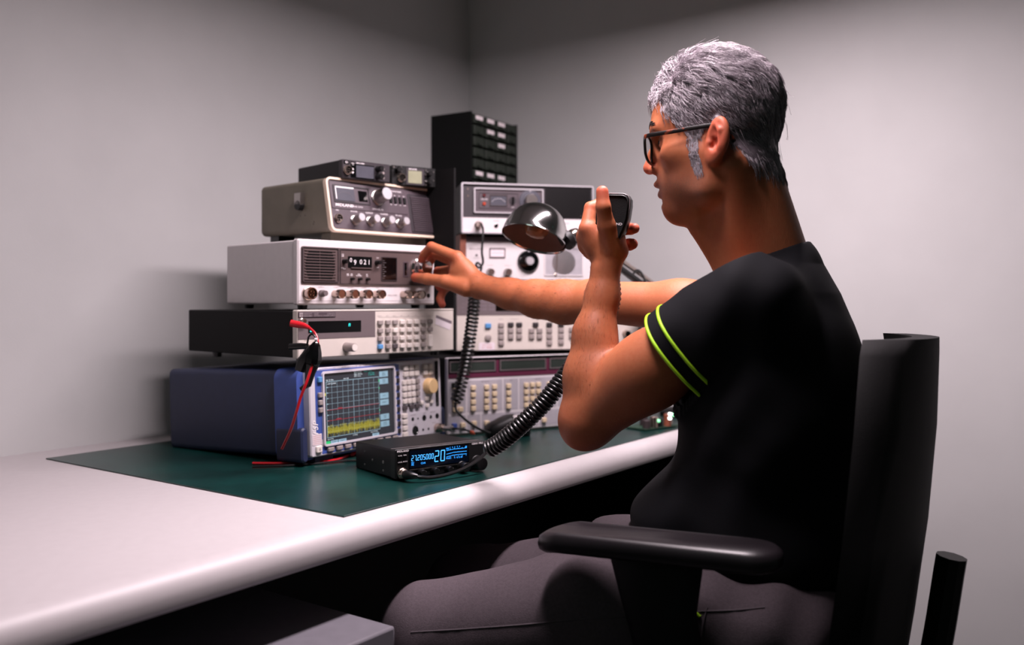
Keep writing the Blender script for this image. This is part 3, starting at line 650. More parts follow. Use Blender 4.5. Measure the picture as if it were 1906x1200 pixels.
obj('dial_skirt', MB().lathe([(.0262,0),(.0262,.004),(.0240,.008),(.0110,.011),(.0001,.011)], n=48), 'black_gloss', t, loc=(.1495,0,.0450), label='big black dial')
obj('dial_knob', MB().lathe([(.0100,.010),(.0098,.020,1),(.0090,.022),(.0001,.022)], n=32, flute=.05), 'brushed', t, loc=(.1495,0,.0450))
obj('dial_pointer', MB().box(.1472, .1518, -.0085, -.006, .058, .0690), 'brushed', t)
obj('speaker_frame', MB().ring(.1890, .2860, .0110, .0800, .002, .0025, -.0025, 0), 'white_panel', t)
obj('speaker_plate', MB().box(.1905, .2845, -.0008, 0, .0125, .0785), 'plate_metal', t, label='shiny square speaker plate')
obj('speaker_cone', MB().lathe([(.0290,.0008),(.0040,.0012),(.0001,.0012)], n=60), 'cone_metal', t, loc=(.2375,0,.0430))
g = MB().text('MIDLAND', .0082, .0712, .0040, -.0004, bold=.02, wide=1.3)
for x, z, a in ((.0254,.0505,'TRANSMIT'),(.0573,.0335,'VOLUME'),(.0991,.0335,'SQUELCH')): g.text(a, x, z, .0024, -.0004, 'c')
obj('lettering', g, 'ink_grey', t)
obj('toggle_rod', MB().tube([(.2160,-.001,.0140),(.2163,-.012,.0300),(.2168,-.016,.0682)], .0011).lathe([(.0036,0),(.0036,.003),(.001,.0045)], (.2160,0,.0140), (0,-1,0), 16), 'nickel', t, label='thin rod aerial with round base')
for x in (.03, w-.03):
    for y in (.03, .21): obj('foot', MB().lathe([(.010,0),(.009,.0112)], (x,y,0), (0,0,-1), 16), 'rubber', t)

t = thing('communication_receiver', (-.115, 2.1, 1.206), 13, 1, 'dark faced radio with white lower strip, on top of the right stack', 'radio')
w, h = .315, .1155
obj('case', MB().rr(-.001, w+.001, .001, h, .003, .014, .47), 'black_metal', t)
obj('front_panel', MB().rr(0, w, 0, h, .003, 0, .016, .002), 'mauve_dark', t)
obj('rim', MB().ring(-.002, w+.001, -.0005, h+.0010, .004, .0034, -.006, .010), 'brushed', t, label='bright metal rim')
obj('white_strip', MB().box(.0015, w-.002, -.0015, .002, .0015, .0365), 'white_panel', t)
obj('strip_edge', MB().box(.0015, w-.002, -.0035, .002, -.0006, .0018), 'chrome', t)
obj('window_frame', MB().ring(.0275, .1932, .0470, .1055, .003, .0030, -.005, 0), 'brushed', t)
obj('window_panel', MB().box(.0300, .1910, -.0010, 0, .0495, .1030), 'mauve_panel', t)
obj('inner_frame', MB().ring(.0395, .1325, .0580, .0945, .001, .0012, -.0022, -.001), 'mauve_dark', t)
obj('meter', MB().ring(.0650, .1070, .0635, .0900, .001, .0022, -.003, -.001), 'brown_dark', t)
d = obj('meter_glass', MB().box(.0665, .1055, -.0016, -.001, .0650, .0885), 'lcd_grey', t); g = MB()
for i in range(11):
    a = R(145-110*i/10); ln(g, .086+.018*math.cos(a)-.0003, .086+.018*math.cos(a)+.0003, .064+.017*math.sin(a), .066+.017*math.sin(a), -.0018)
obj('meter_scale', g, 'ink_white', d)
for z, c in ((.0885,'led_dark'),(.0690,'led_red')): obj('lamp_lens', MB().lathe([(.0042,0),(.0038,.003)], n=16), c, t, loc=(.0520,-.001,z))
obj('selector', MB().rr(-.0022, .0022, -.0085, .0085, .002, -.007, 0), 'black_gloss', t, loc=(.1196,-.001,.0775))
obj('selector_ring', MB().lathe([(.0095,0),(.0092,.001),(.0001,.001)], n=24), 'mauve_dark', t, loc=(.1196,-.001,.0775))
obj('dial_ring', MB().lathe([(.0265,0),(.0255,.002),(.0180,.003),(.0001,.003)], n=48), 'lcd_grey', t, loc=(.1614,-.001,.0776))
obj('dial_knob', MB().lathe([(.0155,.002),(.0150,.016,1),(.0135,.018),(.0001,.018)], n=36, flute=.05), 'steel', t, loc=(.1614,-.001,.0776))
obj('dial_mark', MB().lathe([(.0030,.0025),(.0030,.0035)], (.1614,0,.0985), n=14), 'brushed', t)
g = MB()
for i in range(15): g.box(.1985, w-.005, -.0028, 0, .0420+.0046*i, .0440+.0046*i)
obj('speaker_ribs', g, 'black_plastic', t)
obj('grille_screws', MB().lathe([(.0022,0),(.002,.001)], (.014,0,.1025), n=12).lathe([(.0022,0),(.002,.001)], (.014,0,.086), n=12).lathe([(.0022,0),(.002,.001)], (.285,-.0028,.044), n=12), 'nickel', t)
socket(t, .0380, .0185, .0080)
obj('jack', MB().lathe([(.0045,-.001),(.0045,.004),(.0015,.005)], n=18), 'black_gloss', t, loc=(.0802,0,.0188))
g = MB().text('PHONES', .0802, .0285, .0026, -.0018, 'c').text('MIC', .038, .0295, .0026, -.0018, 'c').text('MIDLAND', .245, .0255, .0036, -.0018, 'c'); obj('lettering', g, 'ink_grey', t)
obj('panel_lettering', MB().text('ON AIR', .052, .0775, .0034, -.0013, 'c').text('OFF', .1196, .0605, .0028, -.0013, 'c'), 'ink_white', t)
for x in (.04, w-.04):
    for y in (.04, .21): obj('foot', MB().lathe([(.010,0),(.009,.0060)], (x,y,0), (0,0,-1), 16), 'rubber', t)
R4 = Matrix.Translation((-.115,2.1,1.206)) @ Matrix.Rotation(R(13),4,'Z')

# ---- small parts cabinet on the top right radio
t = thing('parts_cabinet', (-.100, 2.300, 1.3245), 58, 0, 'dark green small drawer cabinet with white tags, in the room corner', 'cabinet')
w, h, dp = .2085, .200, .125
m = MB().box(-.002, w+.002, dp-.004, dp, 0, h).box(-.006, -.002, -.001, dp, 0, h+.003).box(w+.002, w+.006, -.001, dp, 0, h+.003)
for i in range(5): x = w*i/4; m.box(x-.002, x+.002, .004, dp, 0, h)
for j in range(8): z = (h-.003)*j/7; m.box(-.002, w+.002, .004, dp, z, z+.003)
obj('frame', m, 'cabinet_black', t)
m = MB(); W4 = w/4; H7 = (h-.003)/7
dm = MB().rr(.0035, W4-.0035, .004, H7-.001, .002, -.004, .004, .001).box(.006, W4-.006, .004, dp-.01, .005, .010).box(W4/2-.010, W4/2+.010, -.010, -.003, .006, .010)
k0 = None; tagm = MB().box(.010, W4-.010, -.0046, -.004, H7*.50, H7*.86)
for i in range(4):
    for j in range(7):
        loc = (i*W4, 0, j*H7 + .002)
        k = obj('drawer', dm, 'cabinet_green', t, loc=loc) if k0 is None else k0.copy()
        if k0 is None: k0 = k
        else: put(k, t); k.matrix_local = Matrix.Translation(loc)
        if (i, j) in ((0,6),(1,6),(2,6),(1,5),(2,5),(2,4),(0,1),(1,1),(2,1)): obj('label_tag', tagm, 'tag_white', k)

# ================================================================ CB radio on the mat, in front
t = thing('cb_radio', (-.192, 1.507, .7530), 35.4, 1.5, 'black radio with glowing blue digits lying on the green mat', 'radio')
w, h, dp = .176, .051, .150
obj('case', MB().rr(.001, w-.001, .003, h-.0005, .0035, .012, dp), 'black_metal', t)
obj('front_panel', MB().rr(0, w, .002, h, .003, 0, .016, .002), 'black_plastic', t)
g = MB().box(.001, w-.001, .0165, .0172, h, h+.0003); obj('seam_line', g, 'ink_grey', t)
obj('top_edge', MB().box(.002, w-.002, -.0006, .0010, h-.0016, h-.0006), 'steel', t, label='bright top edge')
obj('window_frame', MB().rr(.0250, .1440, .0165, .0482, .001, -.0008, 0), 'black_gloss', t)
obj('window_edge', MB().box(.0255, .1430, -.0022, -.0008, .0150, .0160), 'steel', t, label='bright lower window edge')
d = obj('display', MB().box(.0265, .1420, -.0012, -.0008, .0185, .0468), 'glow_navy', t, label='blue lit display')
g = MB(); x = .0290
for c in '27.205000':
    if c == '.': g.add([(x-.0011,-.0016,.0298),(x+.0002,-.0016,.0298),(x+.0002,-.0016,.0311),(x-.0011,-.0016,.0311)],[(0,1,2,3)]); x += .0008; continue
    g.seg(c, x, .0300, .0090, .0040, .0008, -.0016); x += .0054
g.seg('2', .0735, .0240, .0190, .0085, .0014, -.0016, .06).seg('0', .0852, .0240, .0190, .0085, .0014, -.0016, .06)
obj('digits', g, 'glow_bluew', d)
g = MB()
for z0, z1, z2 in ((.0405,.0420,.0418),(.0345,.0365,.0362),(.0300,.0318,.0316)):
    p = [(.0975,z0),(.112,z1),(.1385,z2)]
    for (a,b),(c,e) in zip(p,p[1:]): g.add([(a,-.0016,b),(c,-.0016,e),(c,-.0016,e+.0006),(a,-.0016,b+.0006)],[(0,1,2,3)])
for i in range(5): ln(g, .1050+.0080*i, .1056+.0080*i, .0425, .0440, -.0016); ln(g, .1050+.0080*i, .1056+.0080*i, .0290, .0305, -.0016)
g.text('SIG', .0968, .0428, .0030, -.0016).text('1   3   5   7   9', .1040, .0445, .0026, -.0016).text('dB', .1350, .0428, .0028, -.0016).text('PWR', .0968, .0262, .0028, -.0016).text('1     4   8 12 20', .1055, .0262, .0028, -.0016)
g.text('EU', .0292, .0255, .0030, -.0016).text('R5', .0292, .0222, .0030, -.0016).text('CH4', .0470, .0230, .0034, -.0016)
obj('display_text', g, 'glow_blue', d)
g = MB().text('MIDLAND', .0030, .0466, .0030, -.0006, bold=.03, wide=1.2).text('CB/01 PRO', .1500, .0462, .0032, -.0006, bold=.02, wide=1.15)
obj('lettering', g, 'ink_white', t)
g = MB(); a = glyphs('MULTI MEDIA   DIGITAL CB', .01); k = .0030
g.add([(.0480+p*k*1.25, .004+q*k, h+.0002) for p, q in a[0]], a[1]); obj('top_lettering', g, 'ink_grey', t)
k0 = obj('small_key', MB().rr(-.0038, .0038, -.0028, .0028, .0006, -.002, 0), 'black_gloss', t, loc=(.0075,0,.0408)); copies(k0, [(.0170,0,.0410),(.0075,0,.0302),(.0170,0,.0304)])
g = MB().text('SCAN', .0075, .0400, .0022, -.0023, 'c').text('EMG', .0170, .0402, .0022, -.0023, 'c').text('LOCK', .0075, .0294, .0022, -.0023, 'c').text('MODE', .0170, .0296, .0022, -.0023, 'c'); obj('key_lettering', g, 'ink_white', t)
socket(t, .0120, .0112, .0080, depth=.005)
k0 = obj('knob', MB().lathe(knob(.0060,.012,.9,.0066,.002), n=22), 'rubber', t, loc=(.0470,0,.0095)); copies(k0, [(.0720,0,.0095),(.1000,0,.0095)])
k0 = obj('selector_knob', MB().lathe(knob(.0088,.016,.92,.0095,.002), n=26), 'rubber', t, loc=(.1290,0,.0105))
obj('big_knob', MB().lathe(knob(.0125,.019,.9,.0132,.003), n=30), 'rubber', t, loc=(.1600,0,.0140))
g = MB()
for x, r, y, z in ((.047,.006,.0112,.0095),(.072,.006,.0112,.0095),(.1,.006,.0112,.0095),(.129,.0088,.015,.0105),(.16,.0125,.018,.0140)): g.box(x+r*.80, x+r*.86, -y, -y+.004, z-.0004, z+.0024)
obj('knob_marks', g, 'ink_white', t)
g = MB()
for y, z, r in ((.115,.036,.0016),(.085,.025,.0022),(.045,.026,.0030),(.045,.012,.0020),(.115,.014,.0016)): g.lathe([(r,0),(r,.0008),(r*.6,.0009),(r*.6,.0003)], (.001,y,z), (-1,0,0), 12)
obj('side_screws', g, 'steel', t)
for x in (.03, w-.03):
    for y in (.03, dp-.03): obj('foot', MB().lathe([(.007,-.003),(.006,.0022)], (x,y,0), (0,0,-1), 12), 'rubber', t)
CB = Matrix.Translation((-.192,1.507,.753)) @ Matrix.Rotation(R(35.4),4,'Z')
def cbp(x, y, z): return CB @ Vector((x, y, z))

# ---- held microphone with its coiled cord (plug on the radio)
mic = thing('handheld_microphone', at(1144,405,1.40), -20.6, 0, 'black hand microphone with coiled cord, held up in front of the mouth', 'microphone')
MICM = Matrix.Translation(at(1144,405,1.40)) @ Matrix.Rotation(R(-18),4,'Z') @ Matrix.Rotation(R(3),4,'Y')
mic.rotation_euler = MICM.to_euler()
def outline(zs, ws, n=8):
    pass
m = MB(); prof = [(-.0365,.008),(-.034,.0125),(-.020,.0185),(-.002,.0235),(.018,.0255),(.028,.0250),(.0335,.0215),(.0360,.0150)]
def slab(m, prof, y0, y1, ch):
    L = [(wd,z) for z,wd in prof]+[(-wd,z) for z,wd in reversed(prof)]; n = len(L); vs = []
    for y, k in ((y0,1-ch),(y0+.004,1),(y1-.006,1),(y1,1-ch*1.5)): vs += [(x*k,y,z*k) for x,z in L]
    m.add(vs, [tuple(range(n)), tuple(range(4*n-1,3*n-1,-1))]+[(j*n+i,(j+1)*n+i,(j+1)*n+(i+1)%n,j*n+(i+1)%n) for j in range(3) for i in range(n)])
slab(m, prof, -.014, .016, .10); o = obj('body', m, 'black_plastic', mic, bevel=.0015, angle=60)
m = MB(); slab(m, [(z*.90,wd*.88) for z,wd in prof], -.0155, -.012, .04); obj('front_grille', m, 'black_rough', mic, label='rough black front')
obj('rim', MB().tube([(wd*.97,-.0118,z*.985) for z,wd in prof]+[(-wd*.97,-.0118,z*.985) for z,wd in reversed(prof)], .0009, 6, True), 'hp_grey', mic)
obj('lettering', MB().text('MIDLAND', .0015, -.0125, .0038, -.0160, 'c', bold=.02, wide=1.2), 'ink_white', mic)
obj('talk_key', MB().rr(-.0285, -.0235, -.012, .014, .002, -.006, .008, .001), 'rubber', mic)
cord = [at(1152,452,1.415), at(1150,466,1.455), at(1141,490,1.482), at(1137,520,1.492), at(1139,556,1.497), at(1122,606,1.50), at(1085,655,1.49), at(1048,705,1.475), at(1010,752,1.47), at(965,795,1.475), at(930,824,1.49), at(905,838,1.50)]
path = spline(cord, 10)
obj('cord_sleeve', MB().tube([at(1148,436,1.402), at(1151,450,1.412), at(1150,463,1.448)], [.0062,.0058,.0045], 12), 'rubber', mic, base=MICM.inverted())
obj('coiled_cord', MB().tube(coil(path[4:], .0125, .0066, .0031, per=16), .0031, 8), 'rubber', mic, base=MICM.inverted())
pg = cbp(.0120,-.005,.0112); pts = [cbp(.166,-.030,.043), cbp(.158,-.032,.036), cbp(.140,-.034,.026), cbp(.110,-.036,.014), cbp(.075,-.036,.0075), cbp(.045,-.036,.0065), cbp(.030,-.034,.0085), cbp(.0225,-.030,.0100)]
pts = [path[-1]] + pts
obj('straight_cord', MB().tube(spline(pts,8), .0031, 8), 'rubber', mic, base=MICM.inverted())
pr = [(.0084,.004,1),(.0084,.0085,1),(.0075,.009),(.0075,.0115,1),(.0068,.012)]
o = obj('plug', MB().lathe(pr, cbp(.0120,0,.0112), (CB.to_3x3() @ Vector((0,-1,0))), 30, .08), 'nickel', mic, base=MICM.inverted())
obj('plug_boot', MB().tube([cbp(.0120,-.012,.0112), cbp(.0140,-.020,.0112), cbp(.0185,-.026,.0108), cbp(.0240,-.031,.0100)], [.0072,.0070,.0060,.0038], 14), 'rubber', mic, base=MICM.inverted())

# ---- second microphone lying on the mat, cord to the top right radio
c0 = desk_pt(946, 812, .7526)
m2 = thing('desk_microphone', c0, 24, 0, 'black hand microphone with silver strip lying on the green mat', 'microphone')
m = MB(); px = [(-.050,.012,.020),(-.046,.020,.030),(-.030,.024,.036),(-.005,.026,.047),(.012,.026,.049),(.035,.024,.042),(.046,.018,.030),(.050,.010,.020)]
ns = 12; vs = []
for x, hw, hh in px:
    for k in range(ns):
        a = 2*PI*k/ns; c, s = math.cos(a), math.sin(a); e = .6
        vs.append((x, hw*math.copysign(abs(c)**e, c), hh/2 + .5*hh*math.copysign(abs(s)**e, s)))
n = len(px); m.add(vs, [tuple(range(ns)), tuple((n-1)*ns+k for k in range(ns-1,-1,-1))]+[(i*ns+k,(i+1)*ns+k,(i+1)*ns+(k+1)%ns,i*ns+(k+1)%ns) for i in range(n-1) for k in range(ns)])
obj('body', m, 'black_plastic', m2, angle=50)
obj('silver_strip', MB().add([(.002,-.0275,.040),(.0115,-.0275,.040),(.019,-.028,.016),(.0085,-.028,.016),(.002,-.022,.049),(.0115,-.022,.0495)], [(0,1,2,3),(4,5,1,0)]), 'tag_white', m2, label='silver strip')
def r4p(x, y, z): return R4 @ Vector((x, y, z))
I2 = (Matrix.Translation(c0) @ Matrix.Rotation(R(24),4,'Z')).inverted()
obj('plug', MB().lathe([(.0072,.006,1),(.0072,.018,1),(.0060,.022),(.0045,.030),(.003,.034)], r4p(.038,-.003,.0185), R4.to_3x3() @ Vector((0,-1,0)), 24, .06), 'nickel', m2, base=I2)
cp = [r4p(.038,-.036,.0185), at(899,428,2.055), at(898,450,2.05), at(897,470,2.05), at(899,488,2.05), at(893,498,2.05), at(886,494,2.05), at(889,489,2.045), at(896,497,2.04), at(892,512,2.03), at(884,545,2.0)]
obj('straight_cord', MB().tube(spline(cp,8), .0026, 7), 'rubber', m2, base=I2)
cp2 = [at(884,545,2.0), at(881,580,1.985), at(873,640,1.965), at(862,700,1.95), at(848,752,1.94)]
obj('coiled_cord', MB().tube(coil(spline(cp2,10), .0115, .0088, .0030, per=12), .0030, 6), 'rubber', m2, base=I2)
cp3 = [at(848,752,1.94), at(850,764,1.935), at(868,782,1.925), at(890,797,1.92), at(904,803,1.925), at(912,806,1.93)]
obj('straight_cord', MB().tube(spline(cp3,8), .0028, 7), 'rubber', m2, base=I2)

# ================================================================ chrome desk lamp
RC = at(993,446,1.75); od = Vector((-.27,-.31,-.91)).normalized()
lb = desk(1.31, .10, .7524)
t = thing('desk_lamp', lb, 0, 0, 'chrome desk lamp with a round polished shade hanging before the right stack', 'lamp'); IL = Matrix.Translation(lb).inverted()
def rm(m): return IL
s = .0625; pr = [(s*1.012,0),(s*1.018,.002),(s,.004)]
for i in range(1,13):
    a = (PI/2)*i/12.6; pr.append((s*math.cos(a)**.85, .004+.068*math.sin(a)))
outer = pr; inner = [(r*.975, q*.97) for r, q in pr[2:]][::-1]
m = MB().lathe(outer, RC, -od, 56); sh = obj('shade', m, 'chrome', t, base=IL, label='polished chrome shade'); 
# open the shade: drop the flat cap under the rim
me = sh.data; import bmesh
bm = bmesh.new(); bm.from_mesh(me); f = [q for q in bm.faces if len(q.verts) == 56]; f = [q for q in f if (q.calc_center_median() - RC).length < .01]
bmesh.ops.delete(bm, geom=f, context='FACES'); bm.to_mesh(me); bm.free()
m = MB(); m.lathe(inner, RC, -od, 48); m.f = m.f[:-2]; obj('shade_lining', m, 'lamp_inner', t, base=IL)
obj('bulb', MB().lathe([(.014,.062),(.014,.045),(.022,.030),(.024,.020),(.018,.010),(.006,.006)], RC, -od, 24), 'bulb', t, base=IL)
J = at(1062,440,1.765); J2 = at(1073,436,1.78); EL = at(1150,470,1.95)
obj('swivel_collar', MB().tube([at(1051,449,1.755), at(1056,445,1.758), J], [.020,.021,.012], 20), 'black_plastic', t, base=IL, label='black swivel collar')
obj('swivel_joint', MB().tube([J, at(1066,438,1.77), J2, at(1078,434,1.785)], [.009,.0125,.0125,.007], 16), 'nickel', t, base=IL)
obj('upper_arm', MB().tube([at(1070,437,1.775), EL], .005), 'black_metal', t, base=IL)
E2 = at(1212,540,2.2)
obj('elbow', MB().lathe([(.014,-.012),(.014,.012)], EL, (0,1,0), 20), 'nickel', t, base=IL)
for dx, dy, m_ in ((0,-8,'nickel'),(0,6,'black_metal')): obj('lower_arm', MB().tube([at(1150+dx,488+dy,1.95), at(1200,524+dy,2.15), at(1216+dx,536+dy,2.2)], .0055), m_, t, base=IL)
sp = [at(1150,497,1.96).lerp(at(1192,530,2.13), i/30) for i in range(31)]
obj('spring', MB().tube(coil(sp, .005, .005, .001, per=8), .0011, 5), 'steel', t, base=IL)
obj('cable', MB().tube(spline([at(1178,512,2.05), at(1182,505,2.06), at(1188,503,2.07), at(1195,510,2.09), at(1200,522,2.12), at(1203,540,2.15), at(1207,560,2.2)],8), .0028), 'rubber', t, base=IL)
obj('post', MB().tube([at(1212,536,2.2), at(1228,600,2.25), lb + Vector((0,0,.02))], .007), 'black_metal', t, base=IL)
obj('base', MB().lathe([(.062,0),(.062,.010),(.055,.016),(.012,.022)], (0,0,0), (0,0,1), 36), 'black_metal', t)

# ---- small circuit board with bright sockets at the right end of the bench
c = desk_pt(1216, 797, .7526)
t = thing('circuit_board', c, 40, 0, 'small circuit board with bright lamps, at the right end of the mat', 'electronics')
obj('board', MB().box(-.05, .07, -.02, .05, .002, .0045), 'pcb', t)
for x, y, z, m_ in ((-.035,-.01,.022,'brown_dark'),(-.012,-.012,.028,'nickel'),(.012,-.008,.020,'black_plastic'),(.036,-.012,.030,'wood'),(.055,0,.03,'nickel'),(0,.03,.035,'brown_dark')):
    obj('component', MB().lathe([(.009,.0045),(.009,z),(.007,z+.002)], (x,y,0), (0,0,1), 14), m_, t)
for x, y, z, m_ in ((-.004,-.019,.020,'led_green'),(.033,-.023,.033,'led_white'),(.032,-.023,.023,'led_white'),(.052,-.016,.029,'led_green')):
    obj('indicator_lamp', MB().lathe([(.0035,-.003),(.0035,.002),(.002,.004)], (x,y,z), (0,-1,0), 12), m_, t)
for x in (-.04, .06):
    for y in (-.012, .042): obj('standoff', MB().lathe([(.003,0),(.003,.002)], (x,y,0), (0,0,1), 8), 'nickel', t)

# ================================================================ office chair
FT = Vector((-.89,.456,0)).normalized(); ST = Vector((FT.y*-1, FT.x, 0))      # the way the man sits; his left
SEAT = Vector((.372,1.372,0))
t = thing('office_chair', SEAT, math.degrees(math.atan2(FT.y, FT.x)), 0, 'black office chair with padded armrests under the seated man', 'chair')
def pad(x0, x1, y0, y1, z0, z1, r): return MB().add([], [])
def cushion(pts, sx, n=16):
    pass
m = MB(); L = m.loop(-.24, .24, -.24, .22, .08, 6); n = len(L); vs = []
for z, k in ((.40,.9),(.405,.97),(.43,1.),(.452,.98),(.462,.90)): vs += [(x*k, y*k, z) for x, y in L]
m.add(vs, [tuple(range(n-1,-1,-1)), tuple(range(4*n,5*n))]+[(j*n+i, j*n+(i+1)%n, (j+1)*n+(i+1)%n, (j+1)*n+i) for j in range(4) for i in range(n)])
obj('seat', m, 'black_rough', t, angle=60)
m = MB(); vs = []; zs = [.50,.53,.62,.75,.88,.98,1.00]; 
for j, z in enumerate(zs):
    hw = (.17,.20,.225,.23,.21,.17,.14)[j]; xb = -.160-.05*math.sin((z-.5)*3.2)
    for k in range(13):
        a = -1+2*k/12; vs.append((xb+.05*a*a, hw*a, z))
    for k in range(13):
        a = 1-2*k/12; vs.append((xb-.035+.05*a*a, hw*a*.98, z))
n = 26; m.add(vs, [tuple(range(n-1,-1,-1)), tuple((len(zs)-1)*n+i for i in range(n))]+[(j*n+i, j*n+(i+1)%n, (j+1)*n+(i+1)%n, (j+1)*n+i) for j in range(len(zs)-1) for i in range(n)])
obj('backrest', m, 'black_rough', t, angle=60)
obj('back_spine', MB().tube(spline([(-.10,0,.385),(-.16,0,.40),(-.225,0,.50),(-.260,0,.70)],6), .02, 10), 'black_plastic', t)
for sgn in (1, -1):
    m = MB(); L = m.loop(-.085, .235, -.040, .040, .036, 6); n = len(L); vs = []
    for z, k in ((.727,.86),(.731,.97),(.739,1.),(.748,.97),(.753,.88)): vs += [(.07+(x-.07)*(1-(1-k)*.45), sgn*.270+y*k, z - (x-.07)*.00 - .014*max(0,(x-.15)/.09)**2) for x, y in L]
    m.add(vs, [tuple(range(n-1,-1,-1)), tuple(range(4*n,5*n))]+[(j*n+i, j*n+(i+1)%n, (j+1)*n+(i+1)%n, (j+1)*n+i) for j in range(4) for i in range(n)])
    obj('armrest', m, 'black_arm', t, angle=60)
    m = MB(); vs = []; pr = [(.728,.075,.064),(.66,.070,.050),(.55,.045,.042),(.44,.030,.040),(.37,.028,.040)]
    for z, xc, hx in pr:
        yo = sgn*(.270 if z > .42 else .262)
        vs += [(xc+hx*c_, yo+.017*s_, z) for c_, s_ in [(math.cos(2*PI*k/16), math.sin(2*PI*k/16)) for k in range(16)]]
    m.add(vs, [tuple(range(16)), tuple(range(4*16+15,4*16-1,-1))]+[(j*16+i, (j+1)*16+i, (j+1)*16+(i+1)%16, j*16+(i+1)%16) for j in range(4) for i in range(16)])
    obj('armrest_post', m, 'black_plastic', t, angle=60)
    obj('armrest_bracket', MB().box(-.01,.07, min(sgn*.20,sgn*.285), max(sgn*.20,sgn*.285), .372,.395), 'black_plastic', t, bevel=.004)
obj('mechanism', MB().box(-.12,.12,-.21,.21,.375,.402), 'black_metal', t, bevel=.004)
obj('gas_lift', MB().lathe([(.030,.10),(.030,.24),(.016,.245),(.016,.38)], (0,0,0), (0,0,1), 20), 'black_metal', t)
for k in range(5):
    a = 2*PI*k/5+.3; c, s_ = math.cos(a), math.sin(a)
    o = obj('base_spoke', MB().tube([(0,0,.105),(.15*c,.15*s_,.095),(.30*c,.30*s_,.072)], [.026,.021,.016], 10), 'black_plastic', t)
    obj('caster', MB().lathe([(.024,-.020),(.027,-.010),(.027,.010),(.024,.020)], (.30*c,.30*s_,.028), (-s_,c,0), 18).tube([(.30*c,.30*s_,.03),(.30*c,.30*s_,.075)], .008), 'rubber', o)

# ================================================================ the man: distance-field surfaces turned into smooth meshes
f32 = np.float32
class Sdf:
    def __init__(s): s.ops = []
    def cone(s, a, b, ra, rb, k=.012, op='u'):
        a = np.array(a, f32); b = np.array(b, f32); ab = b-a; L2 = float(ab@ab)+1e-12
        def fn(P):
            q = P-a; t = np.clip((q@ab)/L2, 0, 1); d = q - t[:,None]*ab; return np.sqrt((d*d).sum(1)) - (ra+(rb-ra)*t)
        s.ops.append((op, fn, (a+b)/2, float(np.sqrt(L2))/2+max(ra,rb), k)); return s
    def chain(s, pts, rs, k=.012):
        for i in range(len(pts)-1): s.cone(pts[i], pts[i+1], rs[i], rs[i+1], k)
        return s
    def ell(s, c, r, A=None, k=.012, op='u'):             # A: rows are the axes
        c = np.array(c, f32); r = np.array(r, f32); A = np.eye(3, dtype=f32) if A is None else np.array(A, f32)
        def fn(P):
            q = (P-c)@A.T; k0 = np.sqrt(((q/r)**2).sum(1)); k1 = np.sqrt(((q/(r*r))**2).sum(1))+1e-9; return k0*(k0-1)/k1
        s.ops.append((op, fn, c, float(r.max()), k)); return s
    def plane(s, p, n, op='i', k=.0):
        p = np.array(p, f32); n = np.array(n, f32); n /= np.linalg.norm(n)
        s.ops.append((op, lambda P: (P-p)@n, None, 0, k)); return s
    def func(s, fn): s.ops.append(('f', fn, None, 0, 0)); return s
    def ev(s, P, bc=None, br=0):
        d = np.full(len(P), 9., f32)
        for op, fn, c, rad, k in s.ops:
            if c is not None and bc is not None and np.linalg.norm(c-bc) - rad - br > k*2 + .03 + (.15 if k > .05 else 0): continue
            if op == 'f': d = fn(P, d); continue
            e = fn(P)
            if op == 'u':
                if k > 0: h = np.maximum(k-np.abs(d-e), 0)/k; d = np.minimum(d, e) - h*h*k*.25
                else: d = np.minimum(d, e)
            elif op == 's':
                e = -e
                if k > 0: h = np.maximum(k-np.abs(d-e), 0)/k; d = np.maximum(d, e) + h*h*k*.25
                else: d = np.maximum(d, e)
            else: d = np.maximum(d, e)
        return d.astype(f32)
